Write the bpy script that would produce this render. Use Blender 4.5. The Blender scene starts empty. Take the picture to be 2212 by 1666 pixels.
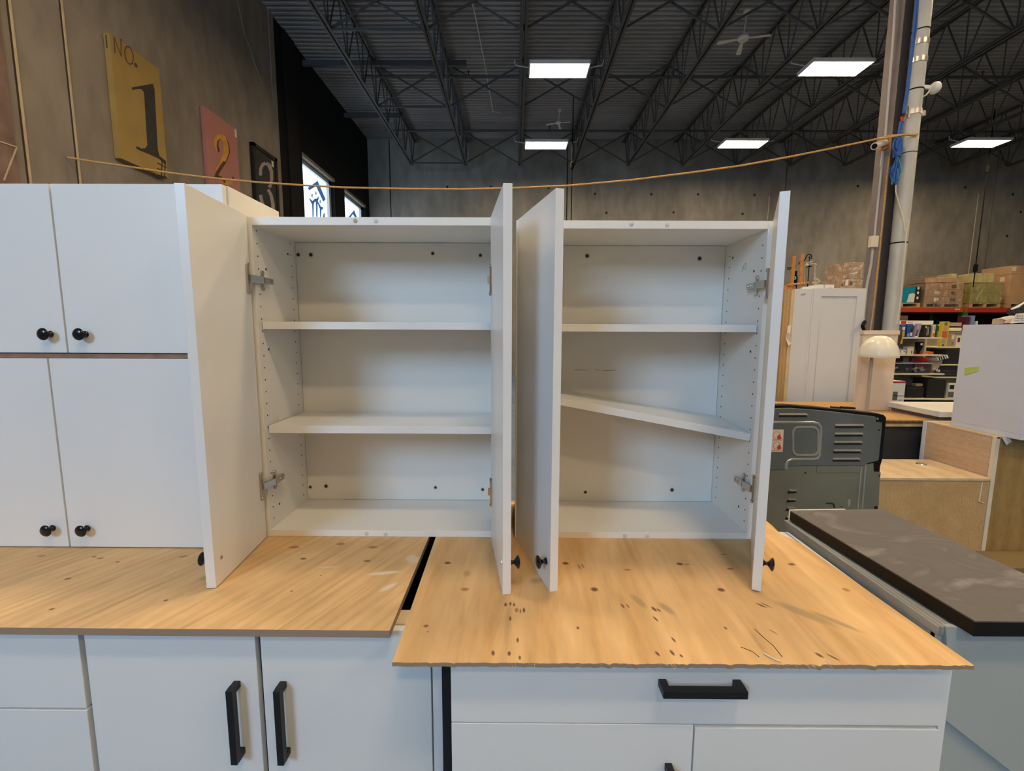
import bpy, bmesh, math, random
from mathutils import Vector, Matrix, Quaternion
random.seed(7)
sc = bpy.context.scene
col = sc.collection

# ------------------------------------------------------------------ camera
W_PX, H_PX, F_PX = 2212.0, 1666.0, 985.0
CAM = Vector((0.0, 0.0, 1.60))
PITCH, YAW, ROLL = math.atan(119/985.0), 0.005, 0.004
_f = Vector((-math.sin(YAW)*math.cos(PITCH), math.cos(YAW)*math.cos(PITCH), -math.sin(PITCH)))
_r = Vector((math.cos(YAW), math.sin(YAW), 0.0))
_u = _r.cross(_f)
R2 = _r*math.cos(ROLL) + _u*math.sin(ROLL)
U2 = -_r*math.sin(ROLL) + _u*math.cos(ROLL)
cd = bpy.data.cameras.new('camera')
cd.sensor_fit = 'HORIZONTAL'; cd.sensor_width = 36.0
cd.lens = F_PX*36.0/W_PX
cd.clip_start = 0.02; cd.clip_end = 200
cam = bpy.data.objects.new('camera', cd); col.objects.link(cam)
m = Matrix((R2, U2, -_f)).transposed().to_4x4(); m.translation = CAM
cam.matrix_world = m
sc.camera = cam

# ------------------------------------------------------------------ world, view
w = bpy.data.worlds.new('overcast_sky'); sc.world = w; w.use_nodes = True
bg = w.node_tree.nodes['Background']
bg.inputs[0].default_value = (0.80, 0.91, 1.0, 1); bg.inputs[1].default_value = 3.0
sc.view_settings.view_transform = 'Standard'; sc.view_settings.look = 'None'
sc.view_settings.gamma = 1.0; sc.view_settings.use_curve_mapping = False
sc.view_settings.exposure = 0.19

LAMP_POWER = 53.5          # radiance of the high-bay diffusers
LAMP_COLOR = (1.0, 0.77, 0.49)
# daylight entering through the tall window in the front wall, behind and left of the camera
def daylight(name, loc, direction, sx, sz, energy, color=(0.40, 0.67, 1.0)):
    l = bpy.data.lights.new(name, 'AREA'); l.shape = 'RECTANGLE'; l.size = sx; l.size_y = sz
    l.energy = energy; l.color = color
    o = bpy.data.objects.new(name, l); col.objects.link(o); o.location = loc
    o.rotation_euler = Vector(direction).to_track_quat('-Z', 'Y').to_euler()
    return o
daylight('window_daylight', (-3.95, -6.18, 5.0), (0.0, 1.0, 0.0), 2.3, 2.8, 430)

# ------------------------------------------------------------------ helpers
def at(px, py, Y):
    """world point seen at a photo pixel, at depth Y"""
    d = _f + R2*((px-1106.0)/F_PX) - U2*((py-833.0)/F_PX)
    return CAM + d*(Y/d.y)
def atx(px, py, X):
    d = _f + R2*((px-1106.0)/F_PX) - U2*((py-833.0)/F_PX)
    return CAM + d*(X/d.x)
def atz(px, py, Z):
    d = _f + R2*((px-1106.0)/F_PX) - U2*((py-833.0)/F_PX)
    return CAM + d*((Z-CAM.z)/d.z)

class MB:
    def __init__(s): s.v = []; s.f = []
    def add(s, vs, fs):
        n = len(s.v); s.v += [Vector(p) for p in vs]; s.f += [tuple(i+n for i in f) for f in fs]; return s
    def box(s, x0, x1, y0, y1, z0, z1):
        return s.add([(x0,y0,z0),(x1,y0,z0),(x1,y1,z0),(x0,y1,z0),(x0,y0,z1),(x1,y0,z1),(x1,y1,z1),(x0,y1,z1)],
            [(0,3,2,1),(4,5,6,7),(0,1,5,4),(1,2,6,5),(2,3,7,6),(3,0,4,7)])
    def obox(s, c, a, b, d):
        c, a, b, d = map(Vector, (c, a, b, d))
        vs = [c-a-b-d, c+a-b-d, c+a+b-d, c-a+b-d, c-a-b+d, c+a-b+d, c+a+b+d, c-a+b+d]
        return s.add(vs, [(0,3,2,1),(4,5,6,7),(0,1,5,4),(1,2,6,5),(2,3,7,6),(3,0,4,7)])
    def bar(s, p, q, w_, h_, up=(0,0,1)):
        p, q = Vector(p), Vector(q); d = (q-p); L = d.length; d.normalize()
        up = Vector(up); side = d.cross(up)
        if side.length < 1e-4: side = d.cross(Vector((1,0,0)))
        side.normalize(); u = side.cross(d)
        return s.obox((p+q)/2, d*L/2, side*w_/2, u*h_/2)
    def tube(s, pts, r, n=8, caps=True, closed=False):
        pts = [Vector(p) for p in pts]; N = len(pts); base = len(s.v)
        ref = None
        for i, p in enumerate(pts):
            if closed: t = pts[(i+1) % N]-pts[i-1]
            else: t = pts[min(i+1, N-1)]-pts[max(i-1, 0)]
            t.normalize()
            if ref is None:
                ref = t.orthogonal().normalized()
            ref = (ref - t*ref.dot(t)).normalized(); b = t.cross(ref)
            rr = r[i] if isinstance(r, (list, tuple)) else r
            for k in range(n):
                a = 2*math.pi*k/n
                s.v.append(p + ref*(math.cos(a)*rr) + b*(math.sin(a)*rr))
        M = N if closed else N-1
        for i in range(M):
            j = (i+1) % N
            for k in range(n):
                k2 = (k+1) % n
                s.f.append((base+i*n+k, base+i*n+k2, base+j*n+k2, base+j*n+k))
        if caps and not closed:
            s.f.append(tuple(base+k for k in range(n))[::-1]); s.f.append(tuple(base+(N-1)*n+k for k in range(n)))
        return s
    def lathe(s, prof, o, axis, n=20):
        """prof: list of (distance along axis, radius)"""
        o = Vector(o); ax = Vector(axis).normalized(); e = ax.orthogonal().normalized(); b = ax.cross(e); base = len(s.v)
        for (d, r) in prof:
            for k in range(n):
                a = 2*math.pi*k/n; s.v.append(o+ax*d+e*(math.cos(a)*r)+b*(math.sin(a)*r))
        for i in range(len(prof)-1):
            for k in range(n):
                k2 = (k+1) % n
                s.f.append((base+i*n+k, base+i*n+k2, base+(i+1)*n+k2, base+(i+1)*n+k))
        s.f.append(tuple(base+k for k in range(n))[::-1]); s.f.append(tuple(base+(len(prof)-1)*n+k for k in range(n)))
        return s
    def prism(s, poly, ext):
        """poly: 3D points of a planar outline, pushed along ext"""
        poly = [Vector(p) for p in poly]; ext = Vector(ext); n = len(poly); base = len(s.v)
        s.v += poly + [p+ext for p in poly]
        s.f.append(tuple(base+i for i in range(n))); s.f.append(tuple(base+n+i for i in range(n))[::-1])
        for i in range(n):
            j = (i+1) % n; s.f.append((base+i, base+n+i, base+n+j, base+j))
        return s
    def disc(s, c, axis, r, n=10, t=0.0006):
        return s.lathe([(0, r), (t, r)], c, axis, n)
    def ball(s, c, r, nu=12, nv=8, sq=(1,1,1)):
        prof = []
        base = len(s.v); c = Vector(c)
        for i in range(nv+1):
            th = math.pi*i/nv
            for k in range(nu):
                a = 2*math.pi*k/nu
                s.v.append(c+Vector((r*sq[0]*math.sin(th)*math.cos(a), r*sq[1]*math.sin(th)*math.sin(a), r*sq[2]*math.cos(th))))
        for i in range(nv):
            for k in range(nu):
                k2 = (k+1) % nu
                s.f.append((base+i*nu+k, base+(i+1)*nu+k, base+(i+1)*nu+k2, base+i*nu+k2))
        return s
    def mesh(s, name, off, bevel=0.0, smooth=False, seg=2):
        me = bpy.data.meshes.new(name)
        me.from_pydata([tuple(p-off) for p in s.v], [], s.f)
        bm = bmesh.new(); bm.from_mesh(me)
        bmesh.ops.remove_doubles(bm, verts=bm.verts, dist=1e-6)
        bmesh.ops.recalc_face_normals(bm, faces=bm.faces)
        if bevel > 0:
            es = [e for e in bm.edges if e.is_manifold and e.calc_face_angle(0) > 0.5]
            bmesh.ops.bevel(bm, geom=es, offset=bevel, segments=seg, profile=0.5, affect='EDGES', clamp_overlap=True)
        bm.to_mesh(me); bm.free()
        if smooth:
            for p in me.polygons: p.use_smooth = True
            try: me.set_sharp_from_angle(angle=math.radians(40))
            except Exception: pass
        return me
    def build(s, name, mat, parent=None, bevel=0.0, smooth=False, loc=None, seg=2):
        off = root_loc(parent) if parent else (Vector(loc) if loc is not None else Vector((0,0,0)))
        me = s.mesh(name, off, bevel, smooth, seg)
        me.materials.append(mat)
        o = bpy.data.objects.new(name, me); col.objects.link(o)
        if parent: o.parent = parent
        elif loc is not None: o.location = loc
        return o
def root_loc(o):
    while o.parent: o = o.parent
    return Vector(o.location)
def tag(o, label=None, cat=None, group=None, kind=None):
    if label: o['label'] = label
    if cat: o['category'] = cat
    if group: o['group'] = group
    if kind: o['kind'] = kind
    return o
def thing(name, loc, label, cat, group=None):
    o = bpy.data.objects.new(name, None); o.empty_display_size = 0.05; col.objects.link(o); o.location = loc
    return tag(o, label, cat, group)
def struct(name, mb, mat, parent=None, **k):
    o = mb.build(name, mat, parent, **k)
    if parent is None: o['kind'] = 'structure'
    return o
def dup(root, loc, label=None, rotz=None):
    r = root.copy(); col.objects.link(r); r.location = loc
    if rotz is not None: r.rotation_euler = (0, 0, rotz)
    if label: r['label'] = label
    for ch in list(root.children):
        c = ch.copy(); col.objects.link(c); c.parent = r
        for g in list(ch.children):
            d = g.copy(); col.objects.link(d); d.parent = c
    return r
def text_mesh(name, body, mat, parent, origin, right, up, size, thick=0.001, squash=1.0, align='LEFT'):
    cu = bpy.data.curves.new(name, 'FONT'); cu.body = body; cu.size = 1.0; cu.align_x = align
    cu.extrude = thick/size/2
    tmp = bpy.data.objects.new(name, cu); col.objects.link(tmp)
    me = bpy.data.meshes.new_from_object(tmp.evaluated_get(bpy.context.evaluated_depsgraph_get()))
    bpy.data.objects.remove(tmp); bpy.data.curves.remove(cu)
    right = Vector(right).normalized(); up = Vector(up).normalized(); nrm = right.cross(up)
    off = root_loc(parent); o3 = Vector(origin)
    for v in me.vertices:
        p = v.co.copy(); v.co = o3 - off + right*(p.x*size*squash) + up*(p.y*size) + nrm*(p.z*size)
    me.materials.clear(); me.materials.append(mat)
    o = bpy.data.objects.new(name, me); col.objects.link(o); o.parent = parent
    return o

# ------------------------------------------------------------------ materials
M = {}
def nodes(name):
    m_ = bpy.data.materials.new(name); m_.use_nodes = True
    nt = m_.node_tree; b = nt.nodes['Principled BSDF']; M[name] = m_
    return nt, b
def N(nt, t, **k):
    n = nt.nodes.new(t)
    for a, v in k.items():
        if a.startswith('i_'): n.inputs[a[2:].replace('_', ' ')].default_value = v
        else: setattr(n, a, v)
    return n
def ramp(nt, fac, stops):
    r = nt.nodes.new('ShaderNodeValToRGB')
    el = r.color_ramp.elements
    while len(el) < len(stops): el.new(0.5)
    for e, (p, c) in zip(el, stops): e.position = p; e.color = (*c, 1) if len(c) == 3 else c
    nt.links.new(fac, r.inputs[0]); return r
def coords(nt, scale=(1,1,1), rot=(0,0,0), loc=(0,0,0)):
    tc = nt.nodes.new('ShaderNodeTexCoord'); mp = nt.nodes.new('ShaderNodeMapping')
    mp.inputs['Scale'].default_value = scale; mp.inputs['Rotation'].default_value = rot; mp.inputs['Location'].default_value = loc
    src = tc.outputs['Object']
    if rot != (0, 0, 0):                      # turn first, then stretch
        m0 = nt.nodes.new('ShaderNodeMapping'); m0.inputs['Rotation'].default_value = rot
        mp.inputs['Rotation'].default_value = (0, 0, 0); nt.links.new(src, m0.inputs[0]); src = m0.outputs[0]
    nt.links.new(src, mp.inputs[0]); return mp.outputs[0]
def mixc(nt, fac, a, b, mode='MIX'):
    mx = nt.nodes.new('ShaderNodeMix'); mx.data_type = 'RGBA'; mx.blend_type = mode
    for s_, v in ((0, fac), (6, a), (7, b)):
        if hasattr(v, 'links') or hasattr(v, 'is_linked'): nt.links.new(v, mx.inputs[s_])
        elif s_ == 0: mx.inputs[0].default_value = v
        else: mx.inputs[s_].default_value = (*v, 1)
    return mx.outputs[2]
def bump(nt, b, h, strength, dist=0.002):
    bp = nt.nodes.new('ShaderNodeBump'); bp.inputs['Strength'].default_value = strength; bp.inputs['Distance'].default_value = dist
    nt.links.new(h, bp.inputs['Height']); nt.links.new(bp.outputs[0], b.inputs['Normal'])
def plain(name, c, rough=0.5, metal=0.0, var=0.0, vscale=8.0, spec=0.5, bumps=0.0):
    nt, b = nodes(name)
    b.inputs['Roughness'].default_value = rough; b.inputs['Metallic'].default_value = metal
    b.inputs['Specular IOR Level'].default_value = spec
    no = N(nt, 'ShaderNodeTexNoise'); no.inputs['Scale'].default_value = vscale; no.inputs['Detail'].default_value = 4
    nt.links.new(coords(nt), no.inputs['Vector'])
    v = max(var, 0.015)
    r = ramp(nt, no.outputs['Fac'], [(0.3, tuple(x*(1-v) for x in c)), (0.7, tuple(min(1, x*(1+v)) for x in c))])
    nt.links.new(r.outputs[0], b.inputs['Base Color'])
    if bumps: bump(nt, b, no.outputs['Fac'], bumps)
    return M[name]
def concrete(name, c, spotty=0.25, scale=0.7, stain=(0.5,0.5,0.5)):
    nt, b = nodes(name); b.inputs['Roughness'].default_value = 0.88; b.inputs['Specular IOR Level'].default_value = 0.2
    co = coords(nt, (1, 1, 0.45))
    n1 = N(nt, 'ShaderNodeTexNoise'); n1.inputs['Scale'].default_value = scale; n1.inputs['Detail'].default_value = 7; n1.inputs['Roughness'].default_value = 0.62
    n2 = N(nt, 'ShaderNodeTexNoise'); n2.inputs['Scale'].default_value = scale*9; n2.inputs['Detail'].default_value = 5
    nt.links.new(co, n1.inputs['Vector']); nt.links.new(co, n2.inputs['Vector'])
    r1 = ramp(nt, n1.outputs['Fac'], [(0.28, tuple(x*(1-spotty) for x in c)), (0.52, c), (0.75, tuple(x*(1+spotty) for x in c))])
    r2 = ramp(nt, n2.outputs['Fac'], [(0.3, (0.82, 0.82, 0.82)), (0.65, (1.08, 1.08, 1.08))])
    nt.links.new(mixc(nt, 1.0, r1.outputs[0], r2.outputs[0], 'MULTIPLY'), b.inputs['Base Color'])
    bump(nt, b, n2.outputs['Fac'], 0.15, 0.01)
    return M[name]
def wood(name, c0, c1, scale, rot=0.0, rough=0.6, axis='X', spots=None, edge=None, distort=6.0, bands=9.0, streak=None):
    """sheet wood; spots: (x, y, rx, ry, angle, depth, ring) in object space"""
    nt, b = nodes(name); b.inputs['Roughness'].default_value = rough; b.inputs['Specular IOR Level'].default_value = 0.25
    co = coords(nt, scale, (0, 0, rot))
    n0 = N(nt, 'ShaderNodeTexNoise'); n0.inputs['Scale'].default_value = 1.3; n0.inputs['Detail'].default_value = 3
    nt.links.new(co, n0.inputs['Vector'])
    wv = N(nt, 'ShaderNodeTexWave', wave_type='BANDS', bands_direction=axis)
    wv.inputs['Scale'].default_value = bands; wv.inputs['Distortion'].default_value = distort
    wv.inputs['Detail'].default_value = 3; wv.inputs['Detail Scale'].default_value = 0.8
    nt.links.new(co, wv.inputs['Vector'])
    fine = N(nt, 'ShaderNodeTexNoise'); fine.inputs['Scale'].default_value = 22; fine.inputs['Detail'].default_value = 6
    nt.links.new(co, fine.inputs['Vector'])
    mid = tuple((x+y)/2 for x, y in zip(c0, c1))
    rw = ramp(nt, wv.outputs['Fac'], [(0.0, c0), (0.30, mid), (1.0, c1)])
    if streak:
        cs = coords(nt, streak, (0, 0, rot)); st = N(nt, 'ShaderNodeTexNoise'); st.inputs['Scale'].default_value = 1.0; st.inputs['Detail'].default_value = 8; st.inputs['Roughness'].default_value = 0.6; st.inputs['Distortion'].default_value = 0.6
        nt.links.new(cs, st.inputs['Vector'])
        rs = ramp(nt, st.outputs['Fac'], [(0.30, tuple(x*0.80 for x in c0)), (0.46, mid), (0.62, c1), (0.8, tuple(min(1, x*1.06) for x in c1))])
        rw_out = mixc(nt, 0.62, rw.outputs[0], rs.outputs[0])
    else: rw_out = rw.outputs[0]
    rf = ramp(nt, fine.outputs['Fac'], [(0.3, (0.86, 0.85, 0.82)), (0.7, (1.06, 1.05, 1.04))])
    cur = mixc(nt, 1.0, rw_out, rf.outputs[0], 'MULTIPLY')
    rl = ramp(nt, n0.outputs['Fac'], [(0.3, (0.88, 0.86, 0.82)), (0.7, (1.08, 1.06, 1.03))])
    cur = mixc(nt, 0.9, cur, rl.outputs[0], 'MULTIPLY')
    if spots:
        tc = nt.nodes.new('ShaderNodeTexCoord')
        for (sx, sy, rx, ry, ang, colr) in spots:
            mp = nt.nodes.new('ShaderNodeMapping'); mp.vector_type = 'TEXTURE'
            mp.inputs['Location'].default_value = (sx, sy, 0); mp.inputs['Rotation'].default_value = (0, 0, ang)
            mp.inputs['Scale'].default_value = (rx, ry, 1.0)
            nt.links.new(tc.outputs['Object'], mp.inputs[0])
            sep = nt.nodes.new('ShaderNodeVectorMath'); sep.operation = 'MULTIPLY'; sep.inputs[1].default_value = (1, 1, 0)
            nt.links.new(mp.outputs[0], sep.inputs[0])
            ln = nt.nodes.new('ShaderNodeVectorMath'); ln.operation = 'LENGTH'; nt.links.new(sep.outputs[0], ln.inputs[0])
            mr = nt.nodes.new('ShaderNodeMapRange'); mr.inputs[1].default_value = 0.55; mr.inputs[2].default_value = 1.1
            mr.inputs[3].default_value = 0.9; mr.inputs[4].default_value = 0.0
            nt.links.new(ln.outputs['Value'], mr.inputs[0])
            cur = mixc(nt, mr.outputs[0], cur, colr)
    if edge is not None:                      # stacked veneers on the cut sides
        geo = nt.nodes.new('ShaderNodeNewGeometry'); sx = nt.nodes.new('ShaderNodeSeparateXYZ'); nt.links.new(geo.outputs['Normal'], sx.inputs[0])
        ab = nt.nodes.new('ShaderNodeMath'); ab.operation = 'ABSOLUTE'; nt.links.new(sx.outputs[2], ab.inputs[0])
        lt = nt.nodes.new('ShaderNodeMath'); lt.operation = 'LESS_THAN'; lt.inputs[1].default_value = 0.6; nt.links.new(ab.outputs[0], lt.inputs[0])
        cz = coords(nt, (1.2, 1.2, edge))
        w2 = N(nt, 'ShaderNodeTexWave', wave_type='BANDS', bands_direction='Z'); w2.inputs['Scale'].default_value = 1.0
        w2.inputs['Distortion'].default_value = 1.2; w2.inputs['Detail'].default_value = 3
        nt.links.new(cz, w2.inputs['Vector'])
        re = ramp(nt, w2.outputs['Fac'], [(0.15, (0.18, 0.11, 0.075)), (0.5, (0.33, 0.22, 0.14)), (0.85, (0.50, 0.37, 0.25))])
        cur = mixc(nt, lt.outputs[0], cur, re.outputs[0])
    nt.links.new(cur, b.inputs['Base Color'])
    bump(nt, b, fine.outputs['Fac'], 0.12, 0.001)
    return M[name]
def emit(name, c, s):
    nt, b = nodes(name); b.inputs['Base Color'].default_value = (0.8, 0.8, 0.8, 1)
    b.inputs['Emission Color'].default_value = (*c, 1); b.inputs['Emission Strength'].default_value = s
    return M[name]
def clear(name, tint, gloss, rough=0.05, alpha_noise=None, crinkle=0.0):
    """thin film or pane: mostly passes light, some mirror"""
    nt, b = nodes(name); out = nt.nodes['Material Output']; nt.nodes.remove(b)
    tr = N(nt, 'ShaderNodeBsdfTransparent'); tr.inputs[0].default_value = (*tint, 1)
    gl = N(nt, 'ShaderNodeBsdfGlossy'); gl.inputs['Roughness'].default_value = rough; gl.inputs[0].default_value = (0.9, 0.9, 0.9, 1)
    mx = N(nt, 'ShaderNodeMixShader'); mx.inputs[0].default_value = gloss
    nt.links.new(tr.outputs[0], mx.inputs[1]); nt.links.new(gl.outputs[0], mx.inputs[2]); nt.links.new(mx.outputs[0], out.inputs[0])
    if crinkle:
        no = N(nt, 'ShaderNodeTexNoise'); no.inputs['Scale'].default_value = 9; no.inputs['Detail'].default_value = 5
        nt.links.new(coords(nt), no.inputs['Vector'])
        bp = N(nt, 'ShaderNodeBump'); bp.inputs['Strength'].default_value = crinkle; bp.inputs['Distance'].default_value = 0.08
        nt.links.new(no.outputs['Fac'], bp.inputs['Height']); nt.links.new(bp.outputs[0], gl.inputs['Normal'])
    return M[name]

plain('white_melamine', (0.78, 0.775, 0.755), 0.32, var=0.015, vscale=3)
plain('white_warm_bounce', (0.80, 0.775, 0.72), 0.40, var=0.015, vscale=3)  # same white as the fronts, with warm bounced light put into the colour
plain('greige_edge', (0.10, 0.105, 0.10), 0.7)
plain('raw_edge', (0.30, 0.17, 0.10), 0.8, var=0.2, vscale=30)
plain('black_knob', (0.006, 0.006, 0.008), 0.16)
plain('black_handle', (0.004, 0.004, 0.004), 0.45)
plain('hinge_nickel', (0.55, 0.50, 0.44), 0.22, metal=1.0)
plain('hole_dark', (0.035, 0.022, 0.015), 0.9)
plain('hole_ring', (0.50, 0.47, 0.42), 0.6)
plain('bumper_clear', (0.62, 0.60, 0.54), 0.25)
plain('bumper_tan', (0.52, 0.38, 0.16), 0.4)
plain('black_void', (0.006, 0.006, 0.006), 0.9)
plain('steel_dark', (0.075, 0.074, 0.075), 0.55, var=0.1, vscale=2)
plain('deck_grey', (0.29, 0.28, 0.28), 0.55, var=0.18, vscale=0.8)
plain('black_paint', (0.0045, 0.0048, 0.0055), 0.7, spec=0.2)
plain('black_paint_brown', (0.012, 0.010, 0.009), 0.7, spec=0.2)
plain('column_brown', (0.22, 0.175, 0.16), 0.5, var=0.1)
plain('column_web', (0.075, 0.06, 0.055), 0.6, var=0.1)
plain('pipe_grey', (0.50, 0.50, 0.47), 0.5, var=0.12, vscale=3)
plain('galvanised', (0.55, 0.52, 0.46), 0.35, metal=0.9)
plain('white_plastic', (0.72, 0.66, 0.60), 0.4)
plain('grey_conduit', (0.46, 0.45, 0.44), 0.5)
plain('rope_jute', (0.55, 0.32, 0.11), 0.9, var=0.25, vscale=60)
plain('rope_blue', (0.015, 0.10, 0.38), 0.6, var=0.3, vscale=30)
plain('rope_teal', (0.06, 0.28, 0.36), 0.6)
plain('red_paint', (0.42, 0.03, 0.015), 0.45)
plain('orange_red', (0.50, 0.055, 0.02), 0.5, var=0.1)
plain('green_paint', (0.01, 0.13, 0.01), 0.6, var=0.3)
plain('cardboard', (0.48, 0.30, 0.165), 0.8, var=0.1, vscale=4)
plain('cardboard_dark', (0.16, 0.10, 0.06), 0.8, var=0.15)
plain('cardboard_olive', (0.50, 0.43, 0.20), 0.6, var=0.2, vscale=5)
plain('teal_print', (0.0, 0.25, 0.36), 0.4)
plain('ink_black', (0.012, 0.011, 0.010), 0.6)
plain('ink_grey', (0.12, 0.11, 0.10), 0.7)
plain('label_white', (0.75, 0.73, 0.68), 0.6)
plain('label_cream', (0.72, 0.64, 0.50), 0.6)
plain('pallet_wood', (0.50, 0.34, 0.16), 0.8, var=0.2, vscale=6)
plain('steel_panel', (0.18, 0.195, 0.195), 0.42, metal=0.55, var=0.18, vscale=4)
plain('steel_light', (0.42, 0.40, 0.34), 0.38, metal=0.5, var=0.1)
plain('steel_lower', (0.21, 0.205, 0.16), 0.45, metal=0.35, var=0.12, vscale=4)
plain('black_plastic', (0.004, 0.004, 0.004), 0.6, spec=0.2)
plain('sticker_red', (0.60, 0.035, 0.02), 0.5)
plain('dark_grey_panel', (0.045, 0.042, 0.038), 0.6)
plain('panel_shade_grey', (0.40, 0.43, 0.41), 0.22)  # white panel, its greenish shade put into this grey
plain('fan_beige', (0.62, 0.56, 0.47), 0.5)
plain('skid_wood', (0.20, 0.14, 0.055), 0.8)
plain('beige_board', (0.66, 0.54, 0.42), 0.6, var=0.02)
plain('lamp_cream', (0.78, 0.72, 0.60), 0.28)
plain('lamp_stem', (0.38, 0.34, 0.28), 0.4)
plain('tape_masking', (0.62, 0.48, 0.26), 0.8, var=0.1)
plain('tape_green', (0.48, 0.58, 0.12), 0.7)
plain('pantry_white', (0.64, 0.65, 0.66), 0.4)
plain('lavender_white', (0.62, 0.645, 0.74), 0.5, var=0.01)
plain('shelf_cream', (0.66, 0.60, 0.42), 0.5)
plain('shelf_back', (0.22, 0.20, 0.16), 0.7, var=0.1)
plain('orange_wood', (0.55, 0.22, 0.045), 0.5, var=0.2, vscale=15)
plain('cream_metal', (0.45, 0.39, 0.28), 0.5, var=0.2, vscale=20)
plain('iron_black', (0.008, 0.008, 0.007), 0.9, spec=0.1)
plain('paint_gold', (0.33, 0.21, 0.05), 0.6, var=0.10, vscale=3)
plain('paint_pink', (0.42, 0.175, 0.15), 0.7, var=0.05, vscale=3)
plain('paint_charcoal', (0.022, 0.021, 0.020), 0.7, var=0.3, vscale=10)
plain('paint_mauve', (0.36, 0.29, 0.28), 0.7, var=0.15, vscale=12)
plain('paint_yellow', (0.62, 0.30, 0.03), 0.7, var=0.2, vscale=6)
plain('paint_brown', (0.08, 0.03, 0.015), 0.7, var=0.4, vscale=20)
plain('frame_black', (0.006, 0.006, 0.007), 0.4)
plain('sealant', (0.52, 0.40, 0.25), 0.8, var=0.1)
plain('window_frame', (0.30, 0.36, 0.40), 0.4)
clear('vinyl_blue', (0.14, 0.22, 0.33), 0.02, 0.5)
plain('concrete_pink', (0.20, 0.125, 0.10), 0.85, var=0.3, vscale=4)
plain('laminate_edge', (0.004, 0.0035, 0.003), 0.5, spec=0.25)
plain('pale_timber', (0.62, 0.48, 0.28), 0.75, var=0.1)
plain('blue_print', (0.02, 0.09, 0.28), 0.5); plain('blue_pale', (0.20, 0.30, 0.52), 0.5)
plain('pink_pale', (0.62, 0.42, 0.38), 0.6); plain('yellow_print', (0.62, 0.44, 0.03), 0.5)
plain('green_print', (0.03, 0.12, 0.03), 0.6); plain('orange_print', (0.62, 0.12, 0.02), 0.5)
plain('maroon', (0.10, 0.015, 0.03), 0.5); plain('lilac', (0.35, 0.28, 0.45), 0.6); plain('tan', (0.42, 0.32, 0.20), 0.7)
plain('brown_hide', (0.09, 0.04, 0.02), 0.6); plain('fabric_black', (0.008, 0.008, 0.009), 0.8)
plain('red_bright', (0.55, 0.012, 0.02), 0.5)
emit('lamp_diffuser', LAMP_COLOR, LAMP_POWER)
clear('glass_pane', (0.96, 0.98, 1.0), 0.06, 0.01)
clear('shrink_film', (0.95, 0.94, 0.92), 0.22, 0.22, crinkle=1.0)
clear('shrink_film_yellow', (0.90, 0.90, 0.66), 0.28, 0.22, crinkle=1.0)
clear('bin_clear', (0.75, 0.76, 0.80), 0.10, 0.2)
concrete('concrete_left', (0.26, 0.222, 0.185), 0.16, 0.5)
concrete('concrete_back', (0.275, 0.258, 0.232), 0.32, 0.45)
concrete('concrete_floor', (0.30, 0.28, 0.26), 0.2, 0.4)
concrete('floor_bounce_blue', (0.15, 0.20, 0.28), 0.15, 0.4)  # unseen floor, its blue invented to bounce cool light onto the base fronts
wood('mdf_brown', (0.53, 0.36, 0.17), (0.58, 0.40, 0.20), (6, 6, 6), distort=12, bands=3)
wood('mdf_yellow', (0.33, 0.22, 0.085), (0.38, 0.26, 0.105), (1.5, 1.5, 0.6), distort=8, bands=2)
wood('ply_pink', (0.58, 0.41, 0.28), (0.61, 0.44, 0.30), (1, 1.4, 5), axis='Z', distort=5, bands=1.2)
wood('ply_pale', (0.62, 0.47, 0.29), (0.70, 0.55, 0.36), (1, 3, 1), distort=5, bands=2)
wood('oak_side', (0.46, 0.29, 0.13), (0.53, 0.35, 0.17), (6, 6, 0.6), distort=3, bands=1.5)
wood('maple', (0.50, 0.29, 0.11), (0.60, 0.37, 0.15), (3, 1, 1), distort=3, bands=2)
wood('grey_timber', (0.21, 0.215, 0.21), (0.33, 0.34, 0.335), (14, 1.2, 14), distort=3, bands=2)
def dusty():
    nt, b = nodes('laminate_dusty')
    b.inputs['Specular IOR Level'].default_value = 0.4
    co = coords(nt, (1.0, 1.7, 1)); n1 = N(nt, 'ShaderNodeTexNoise'); n1.inputs['Scale'].default_value = 4.5; n1.inputs['Detail'].default_value = 6; n1.inputs['Distortion'].default_value = 1.2
    nt.links.new(co, n1.inputs['Vector'])
    r = ramp(nt, n1.outputs['Fac'], [(0.30, (0.078, 0.070, 0.069)), (0.52, (0.10, 0.090, 0.088)), (0.60, (0.16, 0.148, 0.143)), (0.72, (0.27, 0.255, 0.245))])
    nt.links.new(r.outputs[0], b.inputs['Base Color'])
    rr = ramp(nt, n1.outputs['Fac'], [(0.4, (0.5, 0.5, 0.5)), (0.7, (0.85, 0.85, 0.85))]); nt.links.new(rr.outputs[0], b.inputs['Roughness'])
dusty()
# ================================================================== the setting
ZR, ZB = 8.25, 7.12            # roof deck, bottom chords of the joists
XL, XR, YF, YBK = -5.2, 19.5, -6.0, 17.0
struct('floor', MB().box(XL-0.3, XR+0.3, YF-0.3, YBK+0.3, -0.2, 0.0), M['floor_bounce_blue'])
# ribbed metal deck, ribs along X
mb = MB(); y = YF
vs = []
while y < YBK+0.2:
    for dy, dz in ((0, 0), (0.05, 0), (0.065, 0.045), (0.135, 0.045)):
        vs.append((y+dy, ZR+dz))
    y += 0.15
P = [(XL-0.3, a, b) for a, b in vs] + [(XR+0.3, a, b) for a, b in vs]
n = len(vs)
mb.add(P, [(i, i+1, n+i+1, n+i) for i in range(n-1)])
mb.box(XL-0.3, XR+0.3, YF, YBK+0.2, ZR+0.06, ZR+0.2)
struct('ceiling', mb, M['deck_grey'])

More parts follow.
